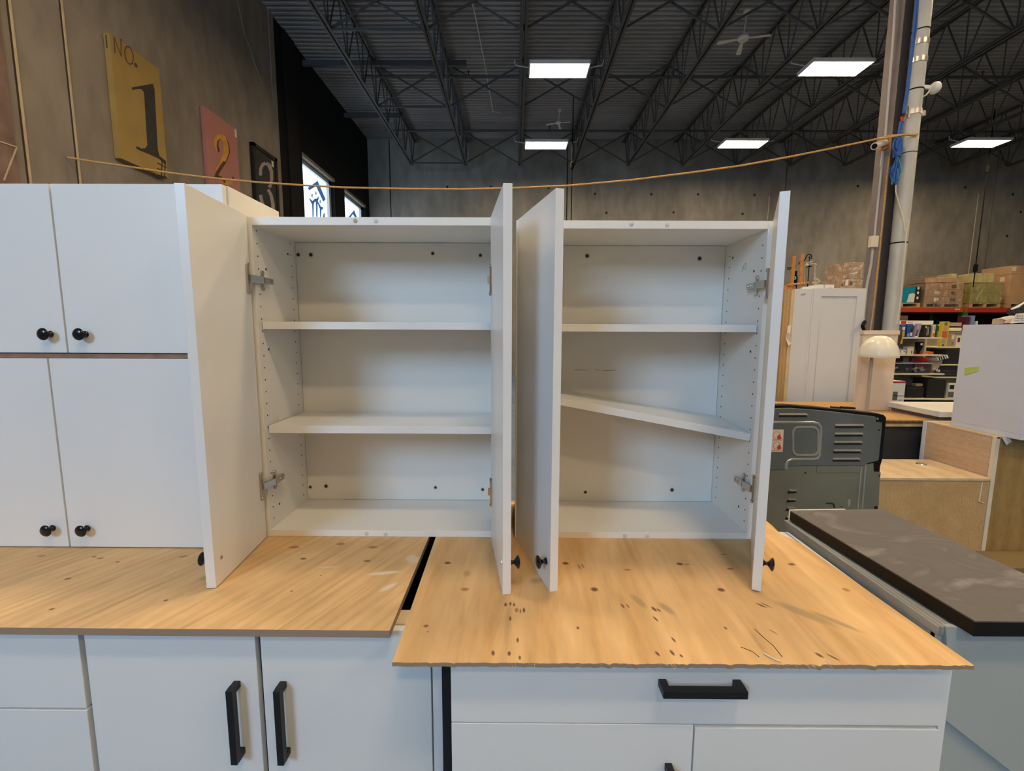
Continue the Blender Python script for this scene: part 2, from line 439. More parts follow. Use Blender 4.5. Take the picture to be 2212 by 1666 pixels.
# left wall: concrete
mb = MB().box(XL-0.2, XL, YF, 10.5, 0, ZR)
wl = struct('wall_left', mb, M['concrete_left'])
for (yy, k) in ((5.085, 0), (5.67, 1)):
    MB().box(XL-0.01, XL+0.012, yy-0.012, yy+0.012, 0.0, ZR).build('joint_sealant', M['sealant'], wl)
    MB().box(XL-0.01, XL+0.004, yy-0.030, yy-0.012, 0.0, ZR).build('joint_groove', M['hole_dark'], wl)
pp = MB().box(XL-0.02, XL+0.02, 2.6, 4.96, 0, ZR).build('concrete_panel', M['concrete_pink'], wl)
for a, b in (((0, 306), (36, 318)), ((36, 318), (8, 390))):
    MB().bar(atx(*a, XL+0.02), atx(*b, XL+0.02), 0.012, 0.012, (1, 0, 0)).build('repair_seam', M['sealant'], pp)
for pts in (((359, 0), (415, 55), (470, 100), (540, 162), (580, 205)), ((512, 0), (528, 70), (545, 120), (566, 182))):
    MB().tube([atx(x, y_, XL+0.004) for x, y_ in pts], 0.007, 5).build('surface_wire', M['concrete_floor'], wl)
# black painted stretch with two windows
WIN = ((11.68, 13.68, 3.35, 5.82), (14.47, 16.42, 3.35, 5.82))
mb = MB()
for (a, b, z0, z1) in ((10.5, 11.68, 0, ZR), (13.68, 14.47, 0, ZR), (16.42, YBK, 0, ZR), (11.68, 13.68, 0, 3.35), (11.68, 13.68, 5.82, ZR), (14.47, 16.42, 0, 3.35), (14.47, 16.42, 5.82, ZR)):
    mb.box(XL-0.2, XL, a, b, z0, z1)
wb = struct('wall_left_black', mb, M['black_paint'])
MB().box(XL, XL+0.03, 10.95, 11.50, 0, ZR).build('pilaster', M['black_paint_brown'], wb)
MB().box(XL, XL+0.02, 10.38, 10.56, 0, ZR).build('corner_strip', M['concrete_left'], wb)
def decal_pt(cx, cy, Xp): return atx(600+cx*0.1085, 300+cy*0.1085, Xp)
DEC = {0: [[(600,990),(625,1030),(760,945),(905,1255),(955,1205),(795,835),(775,845),(605,970)],
           [(615,1160),(690,1235),(735,1190),(770,1190),(820,1135),(815,1190),(800,1240),(860,1350),(905,1360),(905,1390),(870,1420),(865,1560),(840,1560),(835,1400),(795,1290),(790,1560),(765,1560),(755,1260),(740,1250),(718,1300),(715,1560),(690,1560),(680,1310),(640,1230)],
           [(895,1560),(910,1490),(930,1465),(940,1560)]] +
          [[(cx+rx*math.cos(t*math.pi/5), cy+ry*math.sin(t*math.pi/5)) for t in range(10)] for cx, cy, rx, ry in ((683,1130,13,45),(760,1085,13,45),(843,1250,13,42))],
       1: [[(1395,1570),(1520,1415),(1580,1570),(1535,1570),(1495,1500),(1450,1570)]]}
for i, (a, b, z0, z1) in enumerate(WIN):
    fr = MB()
    xf = XL-0.14
    for (p, q, r_, s_) in ((a, a+0.05, z0, z1), (b-0.13, b, z0, z1), (a, b, z0, z0+0.06), (a, b, z1-0.10, z1)):
        fr.box(xf-0.05, xf+0.03, p, q, r_, s_)
    fo = struct('window_%d' % (i+1), fr, M['window_frame'])
    MB().box(XL-0.10, XL+0.012, a-0.01, b+0.02, z1-0.004, z1+0.075).build('window_head', M['concrete_left'], fo)
    MB().box(xf-0.02, xf-0.014, a+0.04, b-0.1, z0+0.05, z1-0.08).build('pane', M['glass_pane'], fo)
    for k, poly in enumerate(DEC[i]):
        MB().prism([decal_pt(x, y_, xf-0.012) for x, y_ in poly], (0.002, 0, 0)).build('window_lettering', M['vinyl_blue'], fo)
# back wall: tilt-up panels with open joints
wbk = struct('wall_back', MB().box(XL-0.3, XR+0.3, YBK+0.02, YBK+0.25, 0, ZR+0.1), M['black_void'])
js = [XL-0.2, -4.43, 1.84, 9.55, 16.9, XR+0.2]
for a, b in zip(js[:-1], js[1:]):
    MB().box(a+0.018, b-0.018, YBK-0.12, YBK+0.03, 0, ZR+0.02).build('concrete_panel', M['concrete_back'], wbk)
for (px, py) in ((966,404),(1060,404),(1185,406),(1285,419),(1407,420),(1508,420),(1630,421),(1455,459),(1604,462),(1310,460),(1853,402),(2085,405),(2175,510),(2188,420),(2205,458)):
    p = at(px, py, YBK-0.121)
    MB().disc(p, (0, -1, 0), 0.045, 10, 0.004).build('tie_hole', M['hole_dark'], wbk)
# right and front walls close the hall
struct('wall_right', MB().box(XR, XR+0.2, YF, YBK, 0, ZR), M['concrete_back'])
FX0, FX1, FZ0, FZ1 = -5.1, -2.8, 3.6, 6.4
mb = MB()
for b_ in ((XL-0.2, FX0, 0, ZR), (FX1, XR+0.2, 0, ZR), (FX0, FX1, 0, FZ0), (FX0, FX1, FZ1, ZR)):
    mb.box(b_[0], b_[1], YF-0.12, YF, b_[2], b_[3])
struct('wall_front', mb, M['concrete_back'])
fr = MB()
for k in range(3):
    xx = FX0 + (FX1-FX0)*k/2; fr.box(xx-0.03, xx+0.03, YF-0.10, YF-0.05, FZ0, FZ1)
for k in range(3):
    zz = FZ0 + (FZ1-FZ0)*k/2; fr.box(FX0, FX1, YF-0.10, YF-0.05, zz-0.03, zz+0.03)
dr = struct('window_3', fr, M['window_frame'])
MB().box(FX0, FX1, YF-0.078, YF-0.072, FZ0, FZ1).build('pane', M['glass_pane'], dr)

# ------------------------------------------------------------------ roof joists
ORD = ['first','second','third','fourth','fifth','sixth','seventh','eighth','ninth','tenth','eleventh','twelfth','thirteenth']
JX = [0.15+1.815*k for k in range(-2, 10)]
def make_joist(x):
    j = thing('roof_joist', (x, 5.0, ZB), '', 'joist', 'open web steel joists under the roof deck')
    for nm, z0, ye in (('bottom_chord', ZB, 16.15), ('top_chord', 8.13, 16.95)):
        mb = MB()
        for s in (-1, 1):
            mb.box(x+s*0.012, x+s*0.065, 5.0, ye, z0, z0+0.010)
            mb.box(x+s*0.012, x+s*0.022, 5.0, ye, z0, z0+0.06)
        mb.build(nm, M['steel_dark'], j)
    y0 = 5.2
    while y0 < 16.2:
        MB().tube([(x, y0, ZB+0.03), (x, y0, 8.16)], 0.014, 5, caps=False).build('web_member', M['steel_dark'], j)
        MB().tube([(x, y0-0.49, 8.16), (x, y0-0.03, ZB+0.03)], 0.017, 5, caps=False).build('web_member', M['steel_dark'], j)
        MB().tube([(x, y0+0.03, ZB+0.03), (x, min(y0+0.49, 16.9), 8.16)], 0.017, 5, caps=False).build('web_member', M['steel_dark'], j)
        y0 += 0.995
    return j
j0 = make_joist(JX[0])
j0['label'] = 'dark open-web steel roof joist nearest the black wall'
for i, x in enumerate(JX[1:], 1):
    dup(j0, (x, 5.0, ZB), 'dark open-web steel roof joist, %s from the black wall' % ORD[i])
rows = ((9.2, 'near the viewer'), (12.15, 'halfway back'), (16.0, 'against the back wall'))
for ry, rn in rows:
    proto = None
    for i in range(len(JX)-1):
        xa, xb = JX[i], JX[i+1]
        lab = 'steel cross brace between %s and %s roof joists, row %s' % (ORD[i], ORD[i+1], rn)
        if proto is None or i == 0:
            c = thing('cross_brace', (xa, ry, ZB), lab, 'brace', 'cross braces between the roof joists')
            MB().bar((xa+0.04, ry, ZB+0.05), (xb-0.04, ry, 8.12), 0.035, 0.035).build('brace_bar', M['steel_dark'], c)
            MB().bar((xa+0.04, ry+0.05, 8.12), (xb-0.04, ry+0.05, ZB+0.05), 0.035, 0.035).build('brace_bar', M['steel_dark'], c)
            if i == 1: proto = c
            if i == 0:
                MB().bar((xa+0.04, ry, ZB+0.03), (xb-0.04, ry, ZB+0.03), 0.035, 0.045).build('strut', M['steel_dark'], c)
        else: dup(proto, (xa, ry, ZB), lab)
for yy, zz, x0, x1, r_, lab in ((12.45, 8.0, -3.9, XR, 0.035, 'dark sprinkler pipe running across under the roof deck, nearer one'),
                      (15.6, 8.0, -4.2, XR, 0.04, 'dark sprinkler pipe running across near the back wall')):
    r = thing('sprinkler_pipe', (x0, yy, zz), lab, 'pipe')
    MB().tube([(x0, yy, zz), (x1, yy, zz)], r_, 8).build('pipe', M['steel_dark'], r)
    x = x0+0.1
    while x < x1:
        MB().lathe([(0, 0.02), (0.08, 0.015), (0.12, 0.03), (0.13, 0.03)], (x, yy, zz+r_*0.5), (0, 0, 1), 8).build('sprinkler_head', M['steel_dark'], r); x += 2.6
for yy, xe in ((11.98, -1.2), (14.7, -3.4)):
    tag(MB().box(XL, xe, yy-0.04, yy+0.04, 8.0, 8.12).build('roof_strut', M['steel_dark'], loc=(XL, yy, 8.06)), 'short dark steel strut from black wall to roof joist, %s one' % ('nearer' if yy < 13 else 'farther'), 'strut')
MB_ = MB().tube([(-0.95, 9.0, 8.16), (-0.85, 10.5, 8.16), (-0.75, 12.5, 8.15), (-0.68, 14.6, 8.14), (-0.45, 14.7, 8.14)], 0.016, 6)
tag(MB_.build('roof_cable', M['pipe_grey'], loc=(-0.9, 10, 8.16)), 'thin grey conduit line running along the roof deck', 'conduit')

# ------------------------------------------------------------------ high-bay lights
def make_light(x, y_, lab):
    t = thing('high_bay_light', (x, y_, 7.0), lab, 'ceiling light', 'rectangular high-bay lights')
    mb = MB().box(x-0.62, x+0.62, y_-0.275, y_+0.275, 7.012, 7.06)
    for b_ in ((x-0.625, x-0.60, y_-0.28, y_+0.28), (x+0.60, x+0.625, y_-0.28, y_+0.28), (x-0.625, x+0.625, y_-0.28, y_-0.26), (x-0.625, x+0.625, y_+0.26, y_+0.28)):
        mb.box(b_[0], b_[1], b_[2], b_[3], 6.99, 7.06)
    mb.build('housing', M['white_plastic'], t)
    MB().box(x-0.60, x+0.60, y_-0.26, y_+0.26, 7.0, 7.011).build('diffuser', M['lamp_diffuser'], t)
    for s in (-1, 1):
        MB().tube([(x+s*0.60, y_, 7.05), (x+s*0.90, y_, 7.10), (x+s*0.93, y_, 7.2)], 0.012, 6).build('hanger_arm', M['pipe_grey'], t)
    return t
L0 = make_light(0.9, 10.26, 'glowing rectangular roof light above the gap between the open cabinets')
for x, y_, lab in ((6.6, 10.18, 'glowing rectangular roof light just left of the brown column top'),
                   (0.9, 14.13, 'glowing rectangular roof light farther back, above the open cabinets'),
                   (6.6, 14.03, 'glowing rectangular roof light low over the rope, left of the column'),
                   (13.4, 13.95, 'glowing rectangular roof light right of the grey pipe')):
    dup(L0, (x, y_, 7.0), lab)
for x in (0.9, 6.6, 13.4):
    for y_ in (10.2, 6.35, 2.5, -1.4, -4.9):
        if (x, y_) in ((0.9, 10.2), (6.6, 10.2)): continue
        dup(L0, (x, y_, 7.0), 'added unseen roof light brightening the left plywood')
for y_ in (2.5,): dup(L0, (-3.6, y_, 7.0), 'added unseen roof light brightening the left plywood')  # unseen lamp off the grid, added to brighten the left plywood

# ceiling fans
def make_fan(x, y_, z, lab, s=1.0):
    t = thing('ceiling_fan', (x, y_, z), lab, 'fan', 'ceiling fans')
    MB().lathe([(-0.06*s, 0.03*s), (-0.05*s, 0.11*s), (0.0, 0.15*s), (0.06*s, 0.13*s), (0.10*s, 0.05*s)], (x, y_, z), (0, 0, 1), 16).build('motor', M['fan_beige'], t, smooth=True)
    MB().tube([(x, y_, z+0.08*s), (x+0.06*s, y_, z+0.62*s)], 0.022*s, 6).build('down_rod', M['fan_beige'], t)
    MB().lathe([(0, 0.03*s), (0.06*s, 0.09*s), (0.12*s, 0.10*s)], (x+0.06*s, y_, z+0.56*s), (0, 0, 1), 12).build('canopy', M['fan_beige'], t)
    for k, a in enumerate((-20, 170, 75)):
        a = math.radians(a); d = Vector((math.cos(a), math.sin(a), -0.08)); e = Vector((-math.sin(a), math.cos(a), 0.15))
        c = Vector((x, y_, z))
        MB().prism([c+d*0.12*s+e*0.03*s, c+d*0.62*s+e*0.07*s, c+d*0.66*s, c+d*0.62*s-e*0.07*s, c+d*0.12*s-e*0.03*s], (0, 0, 0.008)).build('blade', M['fan_beige'], t)
    return t
make_fan(4.36, 9.5, 7.17, 'small pale three-blade ceiling fan hanging between roof joists', 0.72)
make_fan(1.15, 13.0, 7.13, 'tiny dark ceiling fan high above the far roof light', 0.5)

# hanging power drops
for (x, yy, z0, z1, zt, lab, pw) in ((1.66, 14.0, 4.6, 8.24, 6.38, 'thin black power cord hanging behind the left door of the tilted-shelf cabinet', ((6.28, 6.5),)),
                        (14.35, 14.62, 3.0, 8.24, 6.4, 'thin black power cord hanging over the pallet boxes', ((6.40, 6.64), (3.45, 3.72)))):
    t = thing('power_drop', (x, yy, z0), lab, 'cord')
    MB().tube([(x, yy, z1), (x, yy, z0)], 0.016, 6).build('cord', M['iron_black'], t)
    for a, b in pw:
        MB().lathe([(0, 0.02), (0.04, 0.055), (b-a-0.04, 0.055), (b-a, 0.02)], (x, yy, a), (0, 0, 1), 8).build('plug', M['iron_black'], t)
for px0, py0, px1, py1, lab in ((1662, 424, 1658, 475, 'pale string hanging on back wall behind the right open door'), (2114, 418, 2092, 592, 'pale string hanging on back wall above wrapped pallet')):
    p, q = at(px0, py0, 16.865), at(px1, py1, 16.865)
    tag(MB().tube([p, q], 0.010, 5).build('hanging_string', M['label_cream'], loc=tuple(q)), lab, 'string')

# ------------------------------------------------------------------ number paintings on the left wall
XP = XL+0.085
def uv(y0, z0): return lambda u, v, d=0.0: (XP+d, y0+u, z0+v)
# painting one
t = thing('painting', (XP, 6.6, 3.8), 'gold canvas painting of a big black number 1 with NO. above', 'painting', 'number paintings on the concrete wall')
MB().box(XL+0.005, XP, 6.20, 7.01, 3.80, 5.30).build('canvas', M['paint_gold'], t)
q1 = lambda x, y_: atx(200+x*0.204, 60+y_*0.204, XP+0.001)
def q1y(pts): return [q1(*p) for p in pts]
MB().prism(q1y([(415,632),(640,592),(655,650),(690,1290),(710,1360),(775,1410),(770,1450),(705,1390),(600,1340),(500,1300),(462,1275),(465,1255),(520,1280),(560,1275),(580,1240),(545,690),(525,655),(490,645),(420,660)]), (0.001, 0, 0)).build('numeral', M['paint_charcoal'], t)
MB().tube(q1y([(235,265),(225,95),(300,300),(300,120)]), 0.007, 5).build('letter_n', M['paint_brown'], t)
MB().tube(q1y([(385+45*math.cos(k*math.pi/10), 290+90*math.sin(k*math.pi/10)+30*math.cos(k*math.pi/10)) for k in range(20)]), 0.007, 5, closed=True).build('letter_o', M['paint_brown'], t)
MB().disc(q1(458, 397), (1, 0, 0), 0.028, 12, 0.002).build('full_stop', M['paint_brown'], t)
MB().tube([(XP-0.045, 6.199, 5.27), (XP-0.045, 6.199, 5.12)], 0.006, 5).build('edge_stroke', M['paint_charcoal'], t)
for pts in (((685,1430),(780,1480)), ((685,1490),(780,1535)), ((735,1405),(728,1580)), ((770,1410),(762,1580)), ((700,1560),(785,1585))):
    MB().tube(q1y(pts), 0.008, 5).build('edge_stroke', M['paint_charcoal'], t)
# painting two
t = thing('painting', (XL+0.07, 8.4, 4.0), 'pink canvas painting of a number 2 drawn in banana yellow', 'painting', 'number paintings on the concrete wall')
XQ = XL+0.07
MB().box(XL+0.005, XQ, 7.97, 8.86, 3.95, 5.25).build('canvas', M['paint_pink'], t)
q2 = lambda x, y_: atx(420+x*0.156, 220+y_*0.156, XQ+0.002)
def ribbon(pts, ws):
    L, Rr = [], []
    for i, p in enumerate(pts):
        a = Vector(pts[min(i+1, len(pts)-1)])-Vector(pts[max(i-1, 0)]); nrm = Vector((-a.y, a.x)).normalized()
        L.append((p[0]+nrm.x*ws[i], p[1]+nrm.y*ws[i])); Rr.append((p[0]-nrm.x*ws[i], p[1]-nrm.y*ws[i]))
    return L+Rr[::-1]
b2 = [(320,680),(300,600),(300,520),(340,475),(390,490),(435,560),(445,660),(425,760),(380,850),(330,930),(305,1010),(300,1040)]
w2 = [12,25,28,28,32,36,40,38,34,28,22,12]
MB().prism([q2(*p) for p in ribbon([Vector(p) for p in b2], w2)], (0.001, 0, 0)).build('numeral', M['paint_yellow'], t)
for pts, ws in (([(340,690),(320,620),(325,545),(350,520)], [14,12,10,4]), ([(440,500),(475,600),(485,700),(450,800),(400,880)], [3,7,8,7,6]), ([(420,830),(370,900),(320,980),(290,1050)], [22,24,26,16]), ([(300,1030),(370,1050),(430,1120)], [24,14,10]), ([(535,1040),(530,1080)], [14,10])):
    MB().prism([q2(*p) + Vector((0.0015, 0, 0)) for p in ribbon([Vector(p) for p in pts], ws)], (0.0008, 0, 0)).build('brown_shading', M['paint_brown'], t)
MB().prism([q2(*p) for p in ribbon([Vector(p) for p in [(340,1030),(400,1080),(450,1130),(500,1120),(535,1060)]], [14,26,32,26,8])], (0.001, 0, 0)).build('numeral_foot', M['paint_yellow'], t)
MB().box(XQ, XQ+0.002, 8.80, 8.855, 5.10, 5.24).build('price_sticker', M['label_cream'], t)
# painting three
t = thing('painting', (XL+0.085, 9.85, 4.0), 'black framed painting of a pale stencilled number 3', 'painting', 'number paintings on the concrete wall')
mb = MB()
for b_ in ((9.38, 9.46, 3.9, 5.24), (10.20, 10.28, 3.9, 5.24), (9.38, 10.28, 5.17, 5.24), (9.38, 10.28, 3.9, 3.97)):
    mb.box(XL+0.005, XL+0.085, *b_)
mb.build('frame', M['frame_black'], t)
MB().box(XL+0.005, XL+0.06, 9.45, 10.21, 3.96, 5.18).build('canvas', M['paint_charcoal'], t)
q3 = lambda x, y_: atx(420+x*0.156, 220+y_*0.156, XL+0.062)
for pts, ws in (([(915,1020),(915,930),(945,870),(985,850)], [22,22,24,26]), ([(990,850),(1035,880),(1065,960),(1070,1060),(1055,1150),(1035,1185)], [26,26,24,22,20,26]),
                ([(1020,1215),(1060,1290),(1085,1400),(1090,1500)], [20,22,24,24]), ([(915,1290),(925,1350),(950,1430)], [22,22,22])):
    MB().prism([q3(*p) for p in ribbon([Vector(p) for p in pts], ws)], (0.001, 0, 0)).build('numeral_stroke', M['paint_mauve'], t)
MB().box(XL+0.06, XL+0.063, 10.08, 10.16, 5.02, 5.14).build('price_sticker', M['label_cream'], t)
# ================================================================== foreground: plywood sheets
T_L, T_R = 0.9255, 0.9255       # top faces of the sheets
KN, KR, KP = (0.10, 0.045, 0.02), (0.34, 0.16, 0.06), (0.20, 0.10, 0.04)
GR = (0.42, 0.29, 0.14)
OL = Vector((-1.2, 1.4, T_L-0.018)); OR = Vector((0.34, 1.3, T_R-0.009))
sl = []
for (x, y_, rx, ry, a, c) in ((-1.409,1.283,.011,.006,.3,KR),(-1.249,1.28,.007,.004,.2,KN),(-1.222,1.272,.012,.006,.2,KR),(-1.153,1.251,.006,.004,.3,KN),(-1.21,1.16,.009,.005,.4,KN),(-1.117,1.025,.007,.004,.3,KN),(-.87,1.064,.006,.004,.4,KN),(-.986,1.286,.014,.007,.3,KR),
     (-.685,1.349,.018,.011,0,KR),(-.549,1.372,.015,.010,0,KR),(-.44,1.352,.017,.011,0,KR),(-.623,1.277,.010,.006,0,KN),(-.43,1.266,.012,.007,0,KP),(-.575,1.108,.005,.003,0,KP),(-.532,1.185,.003,.002,0,KN),
     (-.36,1.20,.05,.010,.2,(.70,.60,.48)),(-.33,1.13,.03,.010,.9,(.70,.60,.48)),(-.30,1.28,.02,.03,.4,(.66,.56,.42)),(-.53,1.23,.03,.004,.1,(.68,.57,.42))):
    sl.append((x-OL.x, y_-OL.y, rx, ry, a, c))
sr = []
for (x, y_, rx, ry, a, c) in ((-.192,1.258,.011,.008,0,KN),(-.127,1.122,.012,.009,0,KR),(.152,1.26,.011,.009,0,KN),(.213,1.126,.011,.011,0,KN),(.485,1.261,.011,.009,0,KN),(.546,1.128,.011,.010,.2,KN),(.324,1.226,.012,.006,0,KR),
     (.27,1.054,.003,.011,.2,KN),(.283,1.054,.002,.009,.2,KN),(.344,1.042,.005,.012,.3,KN),(.354,1.038,.003,.008,.4,KN),(.336,1.004,.003,.012,.3,KN),(.353,.931,.003,.010,.2,KN),(.304,.887,.004,.009,.3,KN),(.336,.890,.004,.010,.2,KN),(.352,.881,.003,.006,.2,KN),
     (.148,.969,.004,.006,0,KN),(.486,.972,.004,.006,0,KP),(.008,1.034,.005,.010,0,KR),(.017,1.030,.002,.009,0,KN),(.026,1.034,.0035,.011,0,KN),(-.019,1.056,.004,.009,0,KN),(-.007,1.06,.003,.009,0,KN),(.002,1.056,.003,.008,0,KN),(-.007,1.001,.003,.010,0,KN),(.010,.926,.003,.009,0,KN),(-.008,.884,.004,.008,0,KN),(-.042,.885,.004,.009,.1,KN),(.014,.872,.003,.007,0,KN),
     (-.2,.972,.007,.006,0,KP),(-.192,.952,.003,.003,0,KR),(.812,1.263,.012,.008,.2,KN),(.615,1.06,.004,.014,.7,KN),(.627,1.062,.003,.016,.6,KP),(.876,1.132,.010,.010,0,KR),(.643,.886,.005,.010,.5,KN),(.668,.88,.003,.014,.6,KN),(.588,.96,.002,.012,.5,KP),(.62,1.235,.012,.005,.2,KP),(.64,1.32,.012,.005,.1,KR),
     (.315,1.075,.012,.035,.35,GR),(.375,1.045,.012,.030,.4,GR),(.70,1.03,.018,.075,.75,GR),(.755,1.0,.010,.06,.7,GR),(-.13,1.20,.012,.02,0,(.50,.30,.13)),(-.02,1.18,.008,.03,0,(.52,.31,.14)),(.19,1.24,.004,.016,.2,KR),(.20,1.245,.003,.014,.2,KP),(.505,1.258,.010,.004,.1,KR)):
    sr.append((x-OR.x, y_-OR.y, rx, ry, a, c))
wood('ply_fir', (0.60, 0.38, 0.175), (0.72, 0.495, 0.26), (1.0, 0.42, 1), rot=0.42, axis='X', spots=sl, edge=330.0, distort=7.0, bands=9.0, streak=(85, 2.6, 1))
wood('ply_poplar', (0.60, 0.36, 0.15), (0.73, 0.495, 0.255), (1.4, 0.3, 1), rot=0.03, axis='X', spots=sr, edge=420.0, distort=9.0, bands=1.6, streak=(22, 1.6, 1))
t = MB().prism([(-2.3, 0.957, T_L-0.018), (-0.279, 0.955, T_L-0.018), (-0.277, 1.95, T_L-0.018), (-2.3, 1.95, T_L-0.018)], (0, 0, 0.018)).build('plywood_sheet', M['ply_fir'], loc=OL, bevel=0.0008)
tag(t, 'thick plywood sheet with fir grain lying on left base cabinets', 'plywood')
rt = thing('plywood_sheet', OR, 'thinner plywood sheet with dark knots and splintered front edge', 'plywood')
fr = []
nseg = 150
for i in range(nseg+1):
    u = i/nseg; x = -0.247 + u*(0.940+0.247)
    j = random.uniform(-0.0012, 0.0012)
    if random.random() < 0.06: j -= random.uniform(0.001, 0.004)
    fr.append((x, 0.856 + 0.003*u + j, T_R-0.009))
outline = fr + [(0.938, 0.92, T_R-0.009), (0.928, 1.20, T_R-0.009), (0.920, 1.40, T_R-0.009), (0.895, 1.46, T_R-0.009), (0.905, 1.53, T_R-0.009), (0.915, 1.75, T_R-0.009), (-0.262, 1.75, T_R-0.009), (-0.255, 1.40, T_R-0.009)]
MB().prism(outline, (0, 0, 0.009)).build('panel', M['ply_poplar'], rt)
sp = MB()
for i in range(70):
    x = random.uniform(-0.24, 0.93); c = random.random() < 0.35
    if c: x = random.choice((0.02, 0.335, 0.60, 0.63)) + random.uniform(-0.025, 0.025)
    L = random.uniform(0.004, 0.022 if c else 0.010); a = random.uniform(-0.6, 0.6) + 0.5*max(0, x)
    d = Vector((math.sin(a)*0.8, -0.75, random.uniform(-0.25, 0.35))).normalized()
    p = Vector((x, 0.858, T_R-random.uniform(0, 0.003)))
    sp.tube([p-d*L*0.5, p+d*L*0.6], [0.0007, 0.0002], 4, caps=False)
sp.build('splinters', M['pale_timber'], rt)['kind'] = 'stuff'
for pts in (((1718,1140),(1730,1155),(1752,1164),(1775,1172),(1790,1182),(1830,1210)), ((1630,1360),(1650,1378),(1670,1395),(1690,1420)), ((1600,1398),(1625,1408),(1640,1420))):
    MB().tube([atz(x, y_, T_R+0.0001) for x, y_ in pts], 0.0009, 4).build('crack', M['hole_dark'], rt)
MB().tube([atz(x, y_, T_R+0.002) for x, y_ in ((1650, 1412), (1672, 1424), (1688, 1430))], 0.0016, 5).build('loose_splinter', M['label_cream'], rt)

# ================================================================== wall cabinets standing on the plywood
WHT, INT = M['white_melamine'], M['white_warm_bounce']
KNOB = [(0, 0.0095), (0.002, 0.0098), (0.005, 0.0060), (0.009, 0.0046), (0.012, 0.0052), (0.016, 0.0100), (0.020, 0.0160), (0.0225, 0.0178), (0.0250, 0.0160), (0.0275, 0.0095), (0.0285, 0.002)]
def knob(p, axis, parent): return MB().lathe(KNOB, p, axis, 24).build('knob', M['black_knob'], parent, smooth=True)
def quad_prism(a, b, off, z0, z1):
    a, b, off = Vector((*a, z0)), Vector((*b, z0)), Vector((*off, 0))
    return MB().prism([a, b, b+off, a+off], (0, 0, z1-z0))
def hinge(root, xs, inward, dpt, ddir, z):
    """xs: side panel inner face; inward +-1 towards cabinet centre; dpt/ddir: door inner face at the hinge end"""
    dpt = Vector((*dpt, z)); dd = Vector((*ddir, 0)).normalized(); nrm = Vector((inward, 0, 0))
    h = MB()
    c = dpt + dd*0.022 + nrm*0.003
    h.obox(c, dd*0.006, nrm*0.003, (0, 0, 0.040))
    for s in (-1, 1): h.tube([c+Vector((0, 0, s*0.040))-nrm*0.002, c+Vector((0, 0, s*0.040))+nrm*0.004], 0.0065, 10)
    o = h.build('hinge', M['hinge_nickel'], root, bevel=0.0008)
    h = MB().obox((xs+inward*0.002, 1.462, z), (0.002, 0, 0), (0, 0.007, 0), (0, 0, 0.026))
    for s in (-1, 1): h.tube([(xs, 1.462, z+s*0.024), (xs+inward*0.006, 1.462, z+s*0.024)], 0.008, 10)
    h.build('mounting_plate', M['hinge_nickel'], o, bevel=0.0008)
    a = Vector((xs+inward*0.011, 1.500, z)); b = Vector((xs+inward*0.013, 1.445, z)); e = c + nrm*0.006
    arm = MB().bar(a, b, 0.012, 0.018).bar(b, e, 0.009, 0.022)
    for yy in (1.472, 1.490): arm.tube([(xs+inward*0.016, yy, z), (xs+inward*0.0195, yy, z)], 0.0045, 10)
    arm.build('hinge_arm', M['hinge_nickel'], o, bevel=0.0006)
    return o
